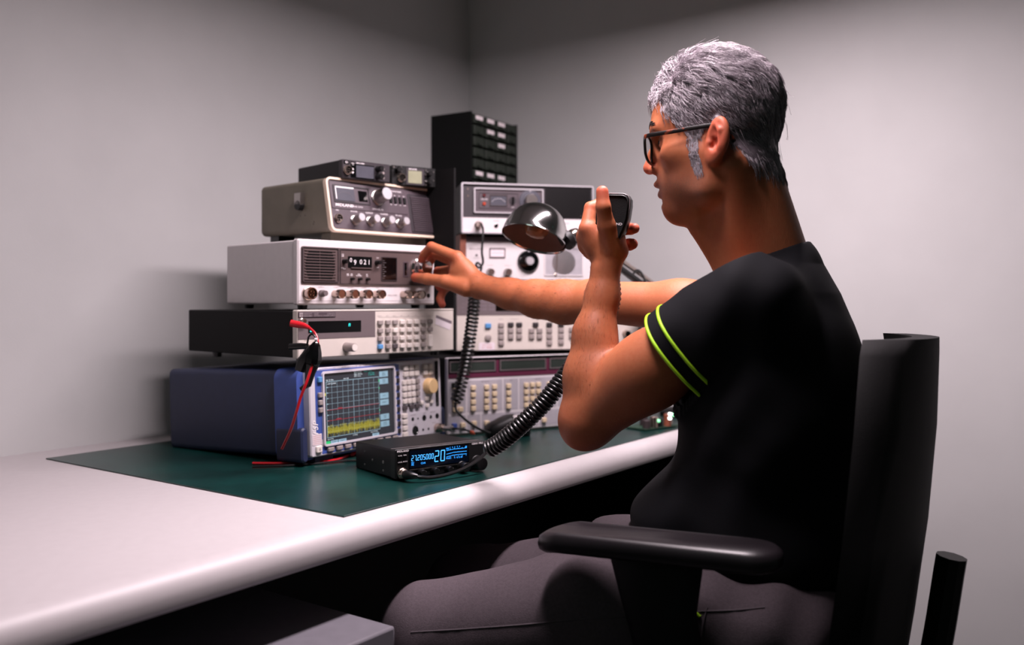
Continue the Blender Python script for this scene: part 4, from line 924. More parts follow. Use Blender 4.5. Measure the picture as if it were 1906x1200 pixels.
def polygonize(sdf, lo, hi, h, marg=1.5, nb=14, newton=2):
    lo = np.array(lo, f32); hi = np.array(hi, f32); bs = nb*h
    nblk = np.ceil((hi-lo)/bs).astype(int)
    G = np.stack(np.meshgrid(*[np.arange(n) for n in nblk], indexing='ij'), -1).reshape(-1,3)
    cen = lo + (G+.5)*bs; half = bs*.87
    d = np.concatenate([sdf.ev(c.astype(f32)) for c in np.array_split(cen, max(1, len(cen)//40000))])
    G = G[np.abs(d) < half*marg+.004]
    n1 = nb+2; r = np.arange(n1); loc = np.stack(np.meshgrid(r, r, r, indexing='ij'), -1).reshape(-1,3)
    S = nblk*nb + 4; keys = []; V = []; quads = []
    gid = lambda I: (I[...,0].astype(np.int64)*S[1] + I[...,1])*S[2] + I[...,2]
    offs = [np.array(o) for o in ((0,0,0),(1,0,0),(0,1,0),(0,0,1),(1,1,0),(1,0,1),(0,1,1),(1,1,1))]
    edges = [(0,1),(0,2),(0,3),(1,4),(1,5),(2,4),(2,6),(3,5),(3,6),(4,7),(5,7),(6,7)]
    for g in G:
        base = g*nb - 1                                    # cells -1..nb-1 in this block, corners -1..nb
        P = lo + (base+loc)*h; bc = lo + (g+.5)*bs
        D = sdf.ev(P.astype(f32), bc.astype(f32), half*1.2).reshape(n1,n1,n1)
        if D.min() > 0 or D.max() < 0: continue
        c = n1-1; co = [D[o[0]:o[0]+c, o[1]:o[1]+c, o[2]:o[2]+c] for o in offs]
        ins = sum((q < 0).astype(np.int8) for q in co); act = (ins > 0) & (ins < 8)
        own = act.copy(); own[0] = False; own[:,0] = False; own[:,:,0] = False
        I = np.argwhere(own)
        if len(I):
            acc = np.zeros((len(I),3), f32); cnt = np.zeros(len(I), f32)
            vals = np.stack([q[own] for q in co], 1)
            for a, b in edges:
                va, vb = vals[:,a], vals[:,b]; m = (va < 0) != (vb < 0); t = va[m]/(va[m]-vb[m])
                acc[m] += offs[a] + t[:,None]*(offs[b]-offs[a]); cnt[m] += 1
            X = (lo + (base + I + acc/cnt[:,None])*h).astype(f32)
            for _ in range(newton):
                e = .0006; d0 = sdf.ev(X, bc, half*1.2)
                gr = np.stack([sdf.ev(X+np.eye(3, dtype=f32)[i]*e, bc, half*1.2)-d0 for i in range(3)], 1)/e
                st = d0[:,None]*gr/np.maximum((gr*gr).sum(1), .2)[:,None]; sl = np.linalg.norm(st, axis=1); st *= np.minimum(1, h*.6/np.maximum(sl, 1e-9))[:,None]; X = X - st
            keys.append(gid(base+I+1)); V.append(X)
        for ax in range(3):
            b, cc = [(1,2),(2,0),(0,1)][ax]; sl0 = [slice(1,c)]*3; A0 = D[tuple(sl0)]
            sl1 = list(sl0); sl1[ax] = slice(2,c+1); A1 = D[tuple(sl1)]
            for flip, m in ((0, (A0 < 0) & (A1 >= 0)), (1, (A0 >= 0) & (A1 < 0))):
                J = np.argwhere(m)+1
                if not len(J): continue
                eb = np.zeros(3, int); eb[b] = 1; ec = np.zeros(3, int); ec[cc] = 1
                q = np.stack([gid(base+J+1), gid(base+J-eb+1), gid(base+J-eb-ec+1), gid(base+J-ec+1)], 1)
                quads.append(q if not flip else q[:,::-1])
    K = np.concatenate(keys); V = np.concatenate(V); Q = np.concatenate(quads)
    o = np.argsort(K); K = K[o]; V = V[o]; ix = np.searchsorted(K, Q); ix = np.minimum(ix, len(K)-1)
    ok = (K[ix] == Q).all(1); return V, ix[ok]
def npmesh(name, V, Q, m, attrs=None):
    me = bpy.data.meshes.new(name); n = len(V); k = Q.shape[1]
    me.vertices.add(n); me.vertices.foreach_set('co', V.astype(f32).ravel())
    me.loops.add(len(Q)*k); me.loops.foreach_set('vertex_index', Q.astype(np.int32).ravel())
    me.polygons.add(len(Q)); me.polygons.foreach_set('loop_start', np.arange(0, len(Q)*k, k, dtype=np.int32))
    me.polygons.foreach_set('use_smooth', np.ones(len(Q), bool)); me.update(calc_edges=True); me.validate()
    for a, v in (attrs or {}).items(): me.attributes.new(a, 'FLOAT', 'POINT').data.foreach_set('value', v.astype(f32))
    me.materials.append(M(m) if isinstance(m, str) else m); return me
def npobj(name, V, Q, m, parent=None, attrs=None, label=None):
    o = bpy.data.objects.new(name, npmesh(name, V, Q, m, attrs)); put(o, parent)
    if label: o['label'] = label
    return o
def vnoise(P, s, seed=0):                                  # smooth sum of sines, cheap folds
    r = np.random.RandomState(seed); o = np.zeros(len(P), f32)
    for i in range(5):
        k = r.randn(3).astype(f32)*s; o += np.sin(P@k + r.rand()*6.28).astype(f32)
    return o/5

# ---- skeleton ---------------------------------------------------------------
HO = np.array([.3095, 1.3530, 1.259]); HS = 1.03; HX = np.array([.88, 1., 1.])
HF = np.array([-.899, .438, 0]); HF /= np.linalg.norm(HF); HL = np.array([-HF[1], HF[0], 0]); HZ = np.array([0,0,1.])   # head: forward, left, up
def Hd(x, y, z): return HO + HS*(x*HX[0]*HF + y*HL + z*HZ)
HA = np.stack([HF, HL, HZ])
TF = np.array([FT.x, FT.y, 0]); TL = np.array([ST.x, ST.y, 0]); TA = np.stack([TF, TL, HZ])
def A3(px, py, d): return np.array(at(px, py, d))
SHL = np.array([.311, 1.245, 1.043]); SHR = np.array([.428, 1.480, 1.030]); NECK = (SHL+SHR)/2 + np.array([0,0,.055])
PEL = np.array([.385, 1.355, .60])
ELB = A3(1093, 783, 1.385); WRL = A3(1131, 482, 1.418)
ELR = A3(1108, 561, 1.63); WRR = A3(896, 533, 1.768)
HIPL = PEL + TL*.095 - TF*.01; HIPR = PEL - TL*.095 + TF*.0
KNL = np.array([-.120, 1.345, .562]); KNR = np.array([-.075, 1.60, .545])
ANL = np.array([-.03, 1.36, .09]); ANR = np.array([.0, 1.62, .09])

body = Sdf()
# torso, neck (under the shirt), legs (under the trousers)
body.chain([PEL, PEL+np.array([-.005,.0,.14]), (SHL+SHR)/2 - TF*.02 - np.array([0,0,.10])], [.10,.105,.105], .04)
body.cone(SHL*.8+SHR*.2, SHR*.8+SHL*.2, .05, .05, .04)
body.chain([HIPL, KNL, ANL], [.075,.05,.036], .03).chain([HIPR, KNR, ANR], [.075,.05,.036], .03)
NB = NECK - TF*.015; NT = Hd(-.028,0,-.01)
body.cone(NB, NT, .062, .056, .03)
body.cone(Hd(.028,.0,-.095), NB + TF*.040 - HZ*.02, .022, .02, .035)          # throat
body.cone(Hd(-.032,.054,-.022), NB + TF*.04 + TL*.02 - HZ*.03, .016, .014, .035)  # neck muscle
# left arm
UPL = SHL + (ELB-SHL)*.55
body.chain([SHL, UPL, ELB], [.050,.0470,.040], .03)
ua = (ELB-SHL)/np.linalg.norm(ELB-SHL); fa = (WRL-ELB)/np.linalg.norm(WRL-ELB)
body.ell(SHL+(ELB-SHL)*.60 + np.array([-.006,0,.010]), [.085,.044,.045], np.stack([ua, np.cross(HZ,ua)/np.linalg.norm(np.cross(HZ,ua)), np.cross(ua,np.cross(HZ,ua)/np.linalg.norm(np.cross(HZ,ua)))]), .03)
body.cone(ELB + np.array([-.006,0,-.006]), ELB + np.array([-.012,.0,-.020]), .024, .016, .02)            # elbow tip
P1 = A3(1099, 700, 1.392); P2 = A3(1107, 622, 1.402); P3 = A3(1121, 552, 1.411)
body.chain([ELB, P1, P2, P3, WRL], [.039,.0380,.0305,.0232,.0222], .02)
body.cone(A3(1120,720,1.375), A3(1120,645,1.388), .020, .012, .03)
body.cone(A3(1125,500,1.412), A3(1142,474,1.408), .016, .015, .015)
# right arm
UPR = SHR + (ELR-SHR)*.5
body.chain([SHR, UPR, ELR], [.048,.0420,.0360], .03)
body.chain([ELR, A3(1050,562,1.66), A3(1000,556,1.69), A3(950,547,1.73), WRR], [.0375,.0372,.0325,.0265,.0235], .02)
# ---- hands
def hand(mcp, fingers, thumb, wrist, palm, rw):
    for p in mcp: body.cone(wrist, p, rw, .0115, .010)
    for a, b in zip(mcp, mcp[1:]): body.cone(a, b, .0112, .0112, .008)
    for c, r in palm: body.ell(c, r, None, .012)
    for ch, rs in fingers: body.chain(ch, rs, .0026)
    body.chain(thumb[0], thumb[1], .005)
LH = dict(
 mcp=[A3(1093,426,1.412), A3(1089,441,1.428), A3(1092,456,1.442), A3(1101,468,1.450)],
 fingers=[([A3(1093,426,1.412), A3(1099,387,1.424), A3(1114,380,1.433), A3(1130,388,1.434)], [.0118,.0098,.0088,.0080]),
          ([A3(1089,441,1.428), A3(1095,414,1.452), A3(1130,408,1.446), A3(1158,410,1.434)], [.0118,.0098,.0088,.0080]),
          ([A3(1092,456,1.442), A3(1104,436,1.462), A3(1145,430,1.452), A3(1174,426,1.422), A3(1181,425,1.410)], [.0115,.0095,.0088,.0088,.0080]),
          ([A3(1101,468,1.450), A3(1116,457,1.466), A3(1148,455,1.452), A3(1172,455,1.424), A3(1177,454,1.416)], [.0108,.0090,.0086,.0092,.0086])],
 thumb=([A3(1140,458,1.402), A3(1129,420,1.385), A3(1123,385,1.373), A3(1121,357,1.374)], [.0180,.0134,.0106,.0094]),
 wrist=A3(1129,474,1.420),
 palm=[(A3(1143,447,1.404), (.018,.014,.024)), (A3(1112,445,1.415), (.022,.016,.026)), (A3(1158,467,1.408), (.0085,.009,.009))], rw=.0200)
RH = dict(
 mcp=[A3(851,479,1.788), A3(848,487,1.808), A3(848,502,1.826), A3(850,520,1.840)],
 fingers=[([A3(851,479,1.788), A3(803,459,1.815), A3(790,473,1.832), A3(785,484,1.840)], [.0118,.0096,.0086,.0078]),
          ([A3(848,487,1.808), A3(808,472,1.846), A3(799,487,1.856), A3(798,500,1.852)], [.0112,.0096,.0086,.0078]),
          ([A3(848,502,1.826), A3(815,505,1.868), A3(812,524,1.872), A3(818,534,1.866)], [.0108,.0092,.0084,.0078]),
          ([A3(850,520,1.840), A3(825,540,1.872), A3(819,556,1.870), A3(823,567,1.862)], [.0100,.0086,.0078,.0072])],
 thumb=([A3(868,535,1.772), A3(829,524,1.786), A3(795,519,1.812), A3(773,516,1.832)], [.0185,.0130,.0110,.0092]),
 wrist=A3(892,532,1.772),
 palm=[(A3(860,508,1.792), (.026,.022,.026)), (A3(866,530,1.778), (.020,.016,.017))], rw=.0200)
hand(**LH); hand(**RH)
# ---- head
def he(x, y, z, rx, ry, rz, k=.012, op='u', A=None): body.ell(Hd(x,y,z), np.array([rx,ry,rz])*HS*HX, HA if A is None else A, k*HS, op)
def hc(a, b, ra, rb, k=.012, op='u'): body.cone(Hd(*a), Hd(*b), ra*HS, rb*HS, k*HS, op)
he(.004,0,.066,.101,.076,.089,.02)
he(.047,0,-.003,.054,.050,.078,.03)
he(.068,0,.050,.040,.046,.045,.03)
hc((.070,.0,-.066),(.008,.050,-.046),.017,.016,.022); hc((.070,.0,-.066),(.008,-.050,-.046),.017,.016,.022)
hc((.008,.050,-.046),(.0,.058,.0),.016,.016,.02); hc((.008,-.050,-.046),(.0,-.058,.0),.016,.016,.02)
hc((.040,.034,-.030),(.028,.046,.002),.020,.019,.025); hc((.040,-.034,-.030),(.028,-.046,.002),.020,.019,.025)
he(.0690,.0,-.067,.0175,.017,.0175,.016)
for s_ in (1,-1):
    he(.058,.046*s_,.006,.024,.016,.015,.018)                       # cheekbone
    hc((.100,.010*s_,.045),(.089,.042*s_,.045),.0095,.0085,.012)     # brow
    he(.094,.031*s_,.026,.014,.018,.0115,.014,'s')                   # eye socket
    body.ell(Hd(.079,.031*s_,.026), np.array([.0135]*3)*HS, None, .004)
    he(.0905,.031*s_,.0255,.0045,.0085,.0022,.003,'s')               # lid slit
    he(.106,.0115*s_,-.0095,.0115,.0070,.0072,.006)                  # nostril wing
he(.071,0,-.034,.030,.027,.028,.02)                                  # muzzle
hc((.100,0,.038),(.1130,0,.014),.0070,.0078,.010); hc((.1130,0,.014),(.1205,0,-.0050),.0078,.0098,.008)
for s_ in (1,-1): he(.1095,.0062*s_,-.0170,.0055,.0032,.0045,.003,'s')
he(.1005,0,-.0315,.0115,.0195,.0060,.006); he(.0935,0,-.0470,.0112,.0175,.0060,.004); he(.0960,0,-.0575,.010,.016,.0042,.006,'s')
he(.1055,0,-.0392,.018,.0185,.0026,.003,'s')                          # mouth line
# ears
for s_ in (1,-1):
    c, sn = math.cos(.42), math.sin(.42); ef = np.array([c, -sn*s_, 0]); el = np.array([sn*s_, c, 0]); EA0 = np.stack([ef, el, HZ])
    tl = .16; ex = ef*math.cos(tl)+HZ*math.sin(tl); ez = HZ*math.cos(tl)-ef*math.sin(tl); EA0 = np.stack([ex, el, ez]); EA = EA0@HA
    ec = np.array([-.016,.080*s_,.014])
    def eh(x, y, z): q = ec + x*EA0[0] + y*s_*EA0[1] + z*EA0[2]; return Hd(*q)
    body.ell(eh(0,0,.003), np.array([.0185,.0085,.030])*HS, EA, .008); body.ell(eh(.004,-.001,-.022), np.array([.0095,.0065,.0115])*HS, EA, .008)
    body.ell(eh(.0015,.0105,.006), np.array([.0125,.0085,.0215])*HS, EA, .004, 's')
    body.cone(eh(-.0075,.003,-.008), eh(-.006,.004,.014), .0034*HS, .0034*HS, .004); body.cone(eh(-.006,.004,.014), eh(.004,.0035,.021), .0034*HS, .0025*HS, .004)
    body.ell(eh(.0035,.006,-.003), np.array([.0075,.008,.0085])*HS, EA, .003, 's')
    body.ell(eh(.0125,.003,-.004), np.array([.0045,.004,.0055])*HS, EA, .003)

V, Q = polygonize(body, [-.32,1.05,.02], [.62,2.0,1.47], .0026)
vh = (V-HO)/HS@HA.T/HX                                         # head coordinates of every vertex
def bump3(c, r): return np.exp(-(((vh-np.array(c))/np.array(r))**2).sum(1))
lip = np.clip(bump3((.111,0,-.0325),(.014,.019,.0058))+bump3((.100,0,-.0475),(.014,.017,.0062)), 0, 1)
on_head = (np.linalg.norm(vh-np.array([.03,0,.02]), axis=1) < .16).astype(f32)
stub = on_head*np.clip(1.25-np.abs(vh[:,2]+.048)/.034, 0, 1)*np.clip((vh[:,0]+.012)/.03, 0, 1)
stub = np.maximum(stub, on_head*bump3((.10,0,-.022),(.02,.024,.006))*.7); stub *= (vh[:,2] > -.098)*(vh[:,0] < .118)*(np.abs(vh[:,1]) < .08)
redv = on_head*np.clip(np.exp(-((vh-np.array([-.016,.083,.016]))**2/np.array([.022,.018,.035])**2).sum(1))*.7 + bump3((.115,0,-.006),(.02,.02,.012))*.6, 0, 1)
def near(pts, r): return np.exp(-np.min(np.stack([((V-p)**2).sum(1) for p in pts]), 0)/(r*r))
tips = [f[0][-1] for f in LH['fingers']]+[f[0][-1] for f in RH['fingers']]+[LH['thumb'][0][-1], RH['thumb'][0][-1]]
kn = LH['mcp']+RH['mcp']+[f[0][1] for f in LH['fingers']+RH['fingers']]
redv = np.clip(redv + .85*near(tips, .015) + .35*near(kn, .014) + .25*near([ELB+np.array([-.01,0,-.02])], .04), 0, 1)
man = thing('person', (PEL[0], PEL[1], 0), 0, 0, 'grey haired man in black T-shirt holding a microphone and turning a knob', 'person')
IM = Matrix.Translation(man.location).inverted(); MO = np.array(man.location)
def skinmat():
    m = bpy.data.materials.new('skin'); m.use_nodes = True; t = m.node_tree; b = t.nodes['Principled BSDF']; MATS['skin'] = m
    N_ = t.nodes.new; tc = N_('ShaderNodeTexCoord')
    def noise(sc, det=4):
        n = N_('ShaderNodeTexNoise'); n.inputs['Scale'].default_value = sc; n.inputs['Detail'].default_value = det; t.links.new(tc.outputs['Object'], n.inputs['Vector']); return n.outputs['Fac']
    def mix(a, bcol, fac, k=None):
        x = N_('ShaderNodeMix'); x.data_type = 'RGBA'
        if isinstance(a, str): x.inputs['A'].default_value = lin(a)
        else: t.links.new(a, x.inputs['A'])
        if isinstance(bcol, str): x.inputs['B'].default_value = lin(bcol)
        else: t.links.new(bcol, x.inputs['B'])
        t.links.new(fac, x.inputs['Factor']); return x.outputs['Result']
    def math_(op, a, v):
        x = N_('ShaderNodeMath'); x.operation = op; t.links.new(a, x.inputs[0])
        if isinstance(v, (int, float)): x.inputs[1].default_value = v
        else: t.links.new(v, x.inputs[1])
        x.use_clamp = True; return x.outputs[0]
    def attr(nm):
        x = N_('ShaderNodeAttribute'); x.attribute_name = nm; return x.outputs['Fac']
    c = mix('#a9623f', '#994f35', noise(28)); c = mix(c, '#b06f4c', math_('MULTIPLY', noise(160, 6), .6))
    c = mix(c, '#b54a3c', attr('redness')); c = mix(c, '#9c4a44', attr('lip'))
    dots = N_('ShaderNodeTexVoronoi'); dots.inputs['Scale'].default_value = 1250; t.links.new(tc.outputs['Object'], dots.inputs['Vector'])
    dd = math_('LESS_THAN', dots.outputs['Distance'], .42)
    c = mix(c, '#5a4640', math_('MULTIPLY', attr('stubble'), math_('ADD', math_('MULTIPLY', dd, .40), .36)))
    t.links.new(c, b.inputs['Base Color']); b.inputs['Roughness'].default_value = .54
    b.inputs['Subsurface Weight'].default_value = .18; b.inputs['Subsurface Radius'].default_value = (.010,.0035,.002); b.inputs['Subsurface Scale'].default_value = .6
    b.inputs['Specular IOR Level'].default_value = .3
    mp = N_('ShaderNodeMapping'); mp.inputs['Scale'].default_value = (1,1,.35); t.links.new(tc.outputs['Object'], mp.inputs[0])
    n = N_('ShaderNodeTexNoise'); n.inputs['Scale'].default_value = 330; n.inputs['Detail'].default_value = 5; t.links.new(mp.outputs[0], n.inputs['Vector'])
    bp = N_('ShaderNodeBump'); bp.inputs['Strength'].default_value = .25; bp.inputs['Distance'].default_value = .0012; t.links.new(n.outputs['Fac'], bp.inputs['Height']); t.links.new(bp.outputs[0], b.inputs['Normal'])
skinmat()
npobj('body', V-MO, Q, 'skin', man, dict(lip=lip, stubble=stub, redness=redv))
# fine dark hairs on both forearms
ra_ = np.random.RandomState(4); AHV = []
for a_, b_ in ((ELB, WRL), (ELR, WRR)):
    ax = (b_-a_)/np.linalg.norm(b_-a_); t_ = (V-a_)@ax/np.linalg.norm(b_-a_); dd = np.linalg.norm(np.cross(V-a_, ax), axis=1)
    c = V[(t_ > .12) & (t_ < 1.02) & (dd < .06)]; p = c[ra_.randint(0, len(c), 800)].astype(f32)
    d0 = body.ev(p); g = np.stack([body.ev(p+np.eye(3, dtype=f32)[i]*.001)-d0 for i in range(3)], 1); g /= np.linalg.norm(g, axis=1, keepdims=True)+1e-9
    fl = ax + ra_.randn(len(p),3)*.22 - HZ*.25; fl -= g*(fl*g).sum(1, keepdims=True); fl /= np.linalg.norm(fl, axis=1, keepdims=True); L_ = (.004+.005*ra_.rand(len(p)))[:,None]
    AHV.append(np.stack([p-g*.0005, p+fl*L_*.35+g*L_*.16, p+fl*L_*.7+g*L_*.22, p+fl*L_+g*L_*.18], 1))
AHV = np.concatenate(AHV)

# ---- eyes, brows, glasses ----------------------------------------------------
mat('eye_white', '#cfc4c0', .2); mat('iris', '#3a2a20', .15)
mat('hair', '#a39aa0', .45, var=.2, scale=90); mat('hair_dark', '#6a5f66', .5, var=.25, scale=80); mat('brow', '#2c211f', .6); mat('arm_hair', '#54382a', .6)
mat('shirt', '#0a0a0f', .85, var=.12, scale=30, bump=.15, bscale=900, spec=.2); mat('neon', '#a8dc14', .6, var=.05)
mat('trousers', '#50474c', .85, var=.10, scale=260, bump=.35, bscale=900, spec=.2); mat('seam', '#4a4247', .9); mat('shoe', '#151416', .6)
for s_ in (1,-1):
    e = obj('eyeball', MB().lathe([(.0118*HS*math.sin(PI*i/10)+1e-5, -.0118*HS*math.cos(PI*i/10)) for i in range(11)], Hd(.0795,.031*s_,.0258), HF, 20), 'eye_white', man, base=IM)
    obj('iris', MB().lathe([(.0055,.0115*HS),(.0052,.0122*HS),(.0001,.0124*HS)], Hd(.0795,.031*s_,.0258), HF, 16), 'iris', e, base=IM.inverted() @ IM)
def strand_mesh(strands, rads, nside=3):
    # strands: (n, m, 3); rads: (n, m)
    n, m, _ = strands.shape; d = np.gradient(strands, axis=1); d /= np.linalg.norm(d, axis=2, keepdims=True)+1e-9
    ref = np.zeros_like(d); ref[...,2] = 1; a = np.cross(d, ref); a /= np.linalg.norm(a, axis=2, keepdims=True)+1e-9; b = np.cross(d, a)
    vs = [strands + rads[...,None]*(a*math.cos(2*PI*k/nside)+b*math.sin(2*PI*k/nside)) for k in range(nside)]
    V = np.stack(vs, 2).reshape(-1,3); idx = np.arange(n*m*nside).reshape(n,m,nside); q = []
    for k in range(nside): q.append(np.stack([idx[:,:-1,k], idx[:,:-1,(k+1)%nside], idx[:,1:,(k+1)%nside], idx[:,1:,k]], -1).reshape(-1,4))
    return V, np.concatenate(q)
def h2w(P): return HO + HS*((P*HX)@HA)
rs = np.random.RandomState(11)
bw = []
for s_ in (1,-1):
    for i in range(140):
        t_ = rs.rand(); p = np.array([.111-.012*t_**1.5, s_*(.011+.034*t_), .0515+.006*math.sin(t_*2.6)-.004*t_+.004*(rs.rand()-.5)])
        q = np.array([.003, s_*.008, .004*(1-t_)-.002])*(.7+.6*rs.rand()); bw.append([p-[.004,0,0], p+q*.5+[.001,0,0], p+q])
bw = h2w(np.array(bw)); W0 = bw.reshape(-1,3).astype(f32)
for _ in range(6): W0 = W0 - (body.ev(W0)*.9)[:,None]*HF.astype(f32)
bw = W0.reshape(bw.shape) + HF*.0006; Vb, Qb = strand_mesh(bw, np.tile(np.array([.0006,.0006,.0002]), (len(bw),1))); npobj('eyebrows', Vb-MO, Qb, 'brow', man)

Va, Qa = strand_mesh(AHV, np.tile(np.array([.00011,.00010,.00009,.00005]), (len(AHV),1))); npobj('forearm_hair', Va-MO, Qa, 'arm_hair', man)
def glassmat():
    m = bpy.data.materials.new('lens_glass'); m.use_nodes = True; b = m.node_tree.nodes['Principled BSDF']; MATS['lens_glass'] = m
    b.inputs['Transmission Weight'].default_value = 1; b.inputs['Roughness'].default_value = 0; b.inputs['IOR'].default_value = 1.02
def tortoise():
    m = mat('tortoise', '#1b0f0b', .45, spec=.25); t = m.node_tree; r = [n for n in t.nodes if n.type == 'VALTORGB'][0]; n = [n for n in t.nodes if n.type == 'TEX_NOISE'][0]; n.inputs['Scale'].default_value = 55
    r.color_ramp.elements[0].color = lin('#0d0706'); r.color_ramp.elements[1].color = lin('#8a3a18'); r.color_ramp.elements[0].position = .52; r.color_ramp.elements[1].position = .62
glassmat(); tortoise(); mat('frame_dark', '#0a0706', .3, spec=.35)
gl = thing('eyeglasses', Hd(.1,0,.02), 0, 0, 'dark tortoiseshell glasses worn by the man', 'glasses'); GI = Matrix.Translation(gl.location).inverted()
def hp3(x, y, z): return Vector(Hd(x, y, z))
def lens_loop(s_, n=36):
    o = []
    for i in range(n):
        a = 2*PI*i/n; c, q = math.cos(a), math.sin(a); e = .55
        y = .0255*math.copysign(abs(c)**e, c)*(1.0 if q > 0 else .90); z = .0195*math.copysign(abs(q)**e, q)
        yy = .0375+y; x = .1135-.16*max(0, yy-.02)-.004*(1 if q < 0 else 0)*abs(q); o.append(hp3(x, s_*yy, .0155+z))
    return o
for s_ in (1,-1):
    L = lens_loop(s_); obj('rim', MB().tube(L, .0021, 8, True), 'frame_dark', gl, base=GI)
    c = sum(L, Vector())/len(L); m = MB(); th = Vector(HF)*.0006; m.add([p+th for p in L]+[p-th for p in L], [tuple(range(36)), tuple(range(71,35,-1))]+[(i,36+i,36+(i+1)%36,(i+1)%36) for i in range(36)])
    obj('lens', m, 'lens_glass', gl, base=GI)
    m = MB(); pts = [hp3(.1060,s_*.0645,.0300), hp3(.0985,s_*.0690,.0305), hp3(.085,s_*.0725,.0310), hp3(.05,s_*.0765,.0325), hp3(.015,s_*.0790,.0345), hp3(-.012,s_*.0790,.0350), hp3(-.028,s_*.0765,.028), hp3(-.040,s_*.072,.012)]
    P = spline(pts, 6)
    for du, dz in ((0,0),): m.strip(P, .0011, .0030)
    obj('temple_arm', m, 'tortoise', gl, base=GI)
obj('bridge', MB().tube(spline([hp3(.1135,.0125,.0235), hp3(.117,0,.0265), hp3(.1135,-.0125,.0235)],6), .0020, 8), 'frame_dark', gl, base=GI)

class Fn:
    def __init__(s, fn): s.fn = fn
    def ev(s, P, bc=None, br=0): return s.fn(P, bc, br)
# ---- hair -------------------------------------------------------------------
def hairline(P, sb=True):                                           # >0 where hair grows (head coordinates)
    x, y, z = P[...,0], np.abs(P[...,1]), P[...,2]
    front = np.interp(x, [-.12,-.06,-.03,-.008,.004,.020,.040,.058,.072,.088,.105,.13], [-.030,-.012,.015,.043,.036,.030,.044,.048,.062,.083,.088,.09])
    w_ = .0022*np.sin(z*900)+.0015*np.sin(z*2300+1); side = (x > .012+w_) & (x < .034+w_-.20*np.maximum(0,.02-z)) & (y > .045) & (z > -.022+.004*np.sin(x*1500)) & (z < .04)
    return np.where(side & sb, .02, z-front)
def capf(P, bc, br):
    d = body.ev(P, bc, br) - .0012
    q = (P-HO)/HS@HA.T/HX; hl = hairline(q, False).astype(f32)*HS
    return np.maximum(np.maximum(d, -(hl-.001)*.7), (np.abs(q[:,1])-.0785)*HS)
Vc, Qc = polygonize(Fn(capf), HO-.18, HO+.2, .003, marg=2.2, newton=0)
hair = npobj('hair', Vc-MO, Qc, 'hair_dark', man, label='wavy grey hair with sideburn')
# strands: rooted on the scalp, combed back and down in wavy locks, curling at the fringe
hv = vh[(hairline(vh) > .0015) & (np.abs(vh[:,1]) < .0785) & (vh[:,0] < .115) & (vh[:,0] > -.12) & (np.linalg.norm(vh-np.array([-.016,.082,.012]), axis=1) > np.where(vh[:,1] > .068, .036, .022)) & (np.linalg.norm(vh-np.array([-.016,-.082,.012]), axis=1) > np.where(vh[:,1] < -.068, .036, .022))]
hv = np.concatenate([hv]+[hv[(hv[:,2] < .04) & (hv[:,0] > .008) & (hv[:,1] > 0)]]*2)
def grow(n, steps=10, curl=1.):
    r0 = hv[rs.randint(0, len(hv), n)] + rs.randn(n,3)*.0010
    W_ = h2w(r0).astype(f32); e = .002; d0 = body.ev(W_)
    g = np.stack([body.ev(W_+np.eye(3, dtype=f32)[i]*e)-d0 for i in range(3)], 1)@HA.T; nrm = g/(np.linalg.norm(g, axis=1, keepdims=True)+1e-9); r0 = r0 - nrm*d0[:,None]/HS
    x, y, z = r0.T; top = np.clip((z-.070)/.06, 0, 1); fr = np.clip((x-.050)/.03, 0, 1)*np.clip((z-.080)/.03, 0, 1); sb = ((z < .045) & (x > .004)).astype(float)
    flow = np.stack([-.85+.1*(1-top), .35*np.sign(y)*np.clip(np.abs(y)/.07,0,1)*top, -.25-.75*(1-top)], 1)
    flow = flow*(1-sb[:,None]) + np.array([-.25,0,-1.])*sb[:,None]
    flow = flow*(1-fr[:,None]) + np.stack([.55+.3*np.sin(y*90), .6*np.sin(y*120+1), .25+.5*np.sin(y*100+x*80)], 1)*fr[:,None]
    cl = np.floor(y*95+2*np.sin(x*70)) + 7*np.floor(x*75+2*np.sin(z*80)) + 13*np.floor(z*60); ph = (np.sin(cl*12.9898)*43758.5453) % 1
    flow = flow + (.30-.2*sb)[:,None]*np.stack([np.sin(ph*40), np.cos(ph*57), np.sin(ph*83)], 1); flow -= nrm*(flow*nrm).sum(1, keepdims=True)
    flow /= np.linalg.norm(flow, axis=1, keepdims=True)+1e-9; bi = np.cross(nrm, flow)
    ln_ = (.022+.014*top-.004*fr+.006*rs.rand(n))*(.8+.35*ph); ln_ = np.where(sb > 0, .007+.003*rs.rand(n), ln_)
    base = .0032+.0055*top+.012*fr*(.5+.5*ph); base = np.where(sb > 0, .0012, base)*(.35+.65*rs.rand(n))
    P = []
    for i in range(steps):
        s_ = i/(steps-1); w = ph*6.28 + s_*(3.6+2.4*fr)*curl; am = np.where(sb > 0, .0008, .0026+.0014*top+.0022*fr)*min(1, s_*2.2)
        off = flow*(s_*ln_*(1-.35*fr*s_))[:,None] + nrm*(base*math.sin(min(s_*3.0,PI*.5)) - .35*ln_*s_*s_*(1-fr)*(.5-.2*top) - .0015*(s_ == 0))[:,None]
        off += (bi*np.sin(w)[:,None] + nrm*(.8*np.cos(w))[:,None])*am[:,None] + rs.randn(n,3)*.00035*s_
        P.append(r0 + off)
    S_ = np.stack(P, 1); W_ = h2w(S_).reshape(-1,3).astype(f32)
    for _ in range(2):                                      # keep the strands outside the scalp
        d = body.ev(W_); c = h2w(np.array([.0,0,.05])); o = W_-c; o /= np.linalg.norm(o, axis=1, keepdims=True); W_ = W_ + (np.maximum(.0008-d, 0)*(d > -.02))[:,None]*o
    W_ = W_.reshape(S_.shape); W_[:,0] = h2w(S_[:,0]); E_ = h2w(np.array([[-.016,.088,.014],[-.016,-.088,.014]])); return W_[(np.min(np.linalg.norm(W_[:,:,None]-E_, axis=3), axis=(1,2)) > .022)]
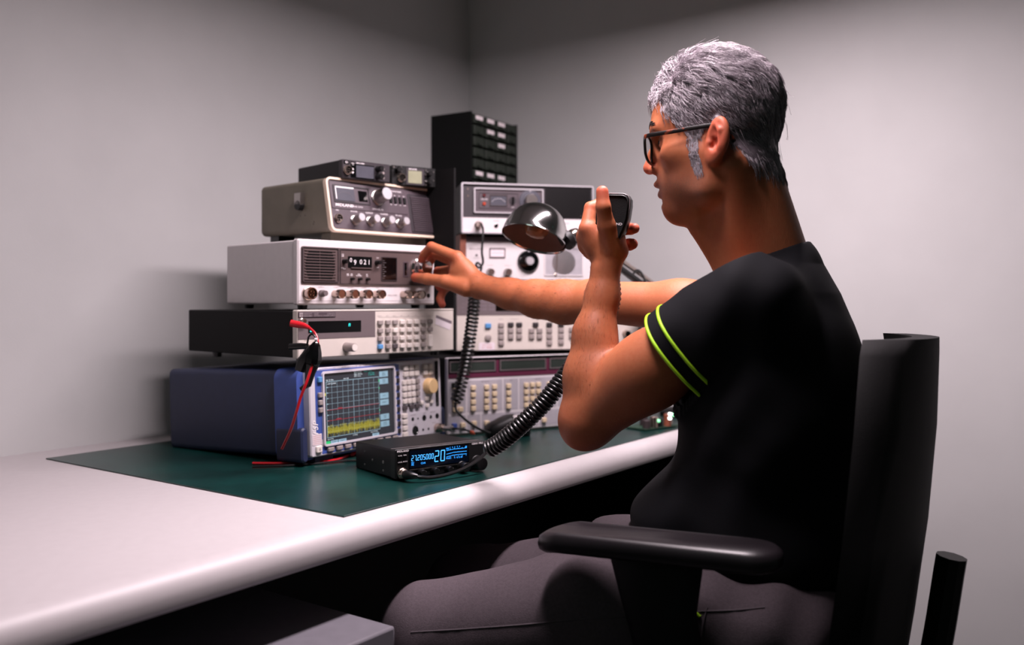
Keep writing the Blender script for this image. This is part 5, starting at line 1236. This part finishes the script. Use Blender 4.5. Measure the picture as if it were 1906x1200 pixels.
for nm, n, mt, w in (('hair_strands', 10500, 'hair', .00046), ('dark_hair_strands', 3500, 'hair_dark', .00044)):
    S_ = grow(n); rad = np.tile(w*np.linspace(1,.4,S_.shape[1]), (len(S_),1)); Vs, Qs = strand_mesh(S_, rad); npobj(nm, Vs-MO, Qs, mt, hair)
S_ = grow(45, curl=.4); S_ = S_[:,:1] + (S_-S_[:,:1])*1.25; rad = np.tile(.00022*np.ones(S_.shape[1]), (len(S_),1)); Vs, Qs = strand_mesh(S_ + (S_-h2w(np.array([0,0,.06])))*np.linspace(0,.10,S_.shape[1])[None,:,None], rad); npobj('flyaway_strands', Vs-MO, Qs, 'hair', hair)

# ---- T-shirt -----------------------------------------------------------------
sh_ = Sdf(); MID = (SHL+SHR)/2
sh_.ell(MID - TF*.030 - np.array([0,0,.115]), [.118,.175,.19], TA, .03)
sh_.ell(PEL + np.array([-.004,.0,.225]), [.128,.158,.17], TA, .06)
sh_.ell(PEL + TF*.012 + np.array([0,.0,.10]), [.148,.172,.13], TA, .05)
sh_.ell(A3(1262,955,1.375), [.062,.10,.040], TA, .09)
sh_.cone(SHL*.86+SHR*.14-HZ*.004, SHR*.86+SHL*.14-HZ*.004, .060, .060, .05)
sh_.cone(NB-HZ*.03, NB+HZ*.012, .082, .066, .04)
HL0 = SHL+(ELB-SHL)*.38; HR0 = SHR+(ELR-SHR)*.36
sh_.cone(SHL-ua*.015, SHL+(ELB-SHL)*.47, .0640, .0665, .045); ra = (ELR-SHR)/np.linalg.norm(ELR-SHR)
sh_.cone(SHR-ra*.01, SHR+(ELR-SHR)*.5, .0550, .0540, .045); slv = sh_.ops[-2:]
HN = np.array([-.66,.40,-.60]); HN /= np.linalg.norm(HN)
def shirt_raw(P, d):
    w = .0035*np.sin(55*(P@TF)+30*P[:,2]+4*vnoise(P, 9, 2)) + .0022*vnoise(P, 38, 6); return (d + w*.55).astype(f32)
tors = Sdf(); tors.ops = [o for o in sh_.ops if o not in slv]; sh_.func(shirt_raw)
def cuts(P, d, extra=0.):
    a = (P-HL0)@HN; inside = (np.linalg.norm(np.cross(P-SHL, ua), axis=1) < .11) & ((P-SHL)@ua > 0) & (tors.ev(P) > .010)
    d = np.where(inside, np.maximum(d, np.minimum(a-extra, .025)), d)
    b = (P-HR0)@ra; ins2 = (np.linalg.norm(np.cross(P-SHR, ra), axis=1) < .11) & ((P-SHR)@ra > 0) & (tors.ev(P) > .010)
    d = np.where(ins2, np.maximum(d, np.minimum(b-extra, .025)), d)
    hem = PEL[2] + .035 - .02*((P-PEL)@TF)/.1 - P[:,2]
    d = np.maximum(d, hem); d = np.maximum(d, (P-(NB+HZ*.012))@(HZ*.9+TF*.42)/1.0 - .006)
    return d.astype(f32)
solid = Sdf(); solid.ops = list(sh_.ops)
shirt = Fn(lambda P, bc, br: cuts(P, np.maximum(solid.ev(P), -(solid.ev(P)+.0095))))
Vs, Qs = polygonize(shirt, [.02,1.0,.55], [.68,1.75,1.20], .0028, marg=2.6, newton=1)
npobj('t_shirt', Vs-MO, Qs, 'shirt', man, label='black T-shirt with neon green sleeve piping')
ts = man.children[-1]
def pipe(off, P, bc, br):
    d = solid.ev(P, bc, br); a = (P-HL0)@HN - off
    e = np.sqrt(np.maximum(d+.0008,-9)**2 + a*a) - .0027
    far = (np.linalg.norm(np.cross(P-SHL, ua), axis=1) > .10) | ((P-SHL)@ua < .02) | (tors.ev(P) < .010); return np.where(far, np.maximum(e, .05), e).astype(f32)
c = HL0
for off in (-.0012, -.0235):
    Vp, Qp = polygonize(Fn(lambda P, bc, br: pipe(off, P, bc, br)), c-.11, c+.11, .0014, marg=1.6, newton=1); npobj('sleeve_piping', Vp-MO, Qp, 'neon', ts)
def pipeR(P, bc, br):
    d = solid.ev(P, bc, br); a = (P-HR0)@ra + .0012; e = np.sqrt((d+.0008)**2+a*a) - .0027
    far = (np.linalg.norm(np.cross(P-SHR, ra), axis=1) > .10) | ((P-SHR)@ra < .02) | (tors.ev(P) < .010); return np.where(far, np.maximum(e, .05), e).astype(f32)
Vp, Qp = polygonize(Fn(pipeR), HR0-.11, HR0+.11, .0016, marg=1.6, newton=1); npobj('sleeve_piping', Vp-MO, Qp, 'neon', ts)

# ---- trousers, shoes ---------------------------------------------------------
tr = Sdf()
tr.ell(PEL + np.array([.0,0,-.01]), [.140,.178,.125], TA, .04)
tr.chain([HIPL, HIPL*.5+KNL*.5+HZ*.022, KNL], [.104,.0950,.0690], .03); tr.chain([KNL, KNL*.5+ANL*.5 + np.array([.012,0,0]), ANL], [.0690,.0640,.0640], .03)
tr.chain([HIPR, HIPR*.45+KNR*.55+HZ*.006, KNR], [.104,.0910,.0700], .03); tr.chain([KNR, KNR*.5+ANR*.5 + np.array([.012,0,0]), ANR], [.0690,.0640,.0640], .03)
tr.ell(A3(1165,985,1.385), [.050,.055,.045], TA, .05)
tdir = (KNL-HIPL)/np.linalg.norm(KNL-HIPL)
def folds(P, d):
    t_ = (P-HIPL)@tdir; ww = vnoise(P, 7, 12)
    hipf = np.exp(-((t_-.03)/.09)**2); kf = np.exp(-((t_-.46)/.07)**2)
    w = .0042*hipf*np.sin(62*t_+45*P[:,2]+4*ww) + .0016*kf*np.sin(95*t_+60*P[:,2]+4*ww) + .0010*np.sin(30*t_+50*P[:,2]+6*ww)
    return (d + w).astype(f32)
tr.func(folds); tr.plane(PEL+np.array([0,0,.115]), [0,0,1]); tr.plane([0,0,.075], [0,0,-1])
Vt, Qt = polygonize(tr, [-.30,1.05,.03], [.68,1.85,.78], .004, marg=1.7, newton=1)
trs = npobj('trousers', Vt-MO, Qt, 'trousers', man, label='grey trousers')
def on_surface(sd, p, dirv, n=40):                          # walk from inside until the surface
    p = np.array(p, f32); dv = np.array(dirv, f32); dv /= np.linalg.norm(dv)
    for _ in range(n): p = p - dv*float(sd.ev(p[None])[0])*.8
    return p
sidev = np.cross(tdir, HZ); sidev = sidev*np.sign(sidev@TL)
pts = [on_surface(tr, HIPL + (KNL-HIPL)*s_, sidev + HZ*(.62-.25*s_)) for s_ in np.linspace(.02, 1.02, 26)]
obj('side_seam', MB().tube([Vector(p) for p in pts], .0013, 6), 'seam', trs, base=IM)
pts = [on_surface(tr, PEL + TL*.12 + HZ*(.05-.10*s_) + TF*(.02+.03*s_), TL*1.0 + TF*(.25*(1-s_))) for s_ in np.linspace(0,1,10)]
obj('pocket_seam', MB().tube([Vector(p) for p in pts], .0013, 6), 'seam', trs, base=IM)
def hit(px, py, sds, d=1.0):                               # first surface met along a sight line
    for _ in range(80):
        p = A3(px, py, d).astype(f32)[None]; q = min(float(s_.ev(p)[0]) for s_ in sds)
        if q < .0006: break
        d += max(q*.7, .0008)
    return Vector(A3(px, py, d))
for row in (((1247,1046),(1243,1052),(1240,1058),(1239,1063)), ((1287,1123),(1291,1133),(1297,1142),(1303,1147))):
    obj('hem_piping', MB().tube([hit(x, y, (solid, tr)) for x, y in row], .0022, 8), 'neon', ts, base=IM)
for an, kn_ in ((ANL, KNL), (ANR, KNR)):
    s = Sdf(); fw = TF*.95 + TL*(.2 if an is ANL else -.1); fw /= np.linalg.norm(fw); A_ = np.stack([fw, np.cross(HZ,fw), HZ])
    s.cone(an-HZ*.02, an-HZ*.035+fw*-.02, .045, .040, .02); s.ell(an+fw*.075-HZ*.055, [.125,.048,.038], A_, .03); s.ell(an+fw*.02-HZ*.02, [.075,.043,.055], A_, .03); s.plane([0,0,.002], [0,0,-1])
    Vx, Qx = polygonize(s, an-.22, an+.24, .005, marg=1.7, newton=1); npobj('shoe', Vx-MO, Qx, 'shoe', man)
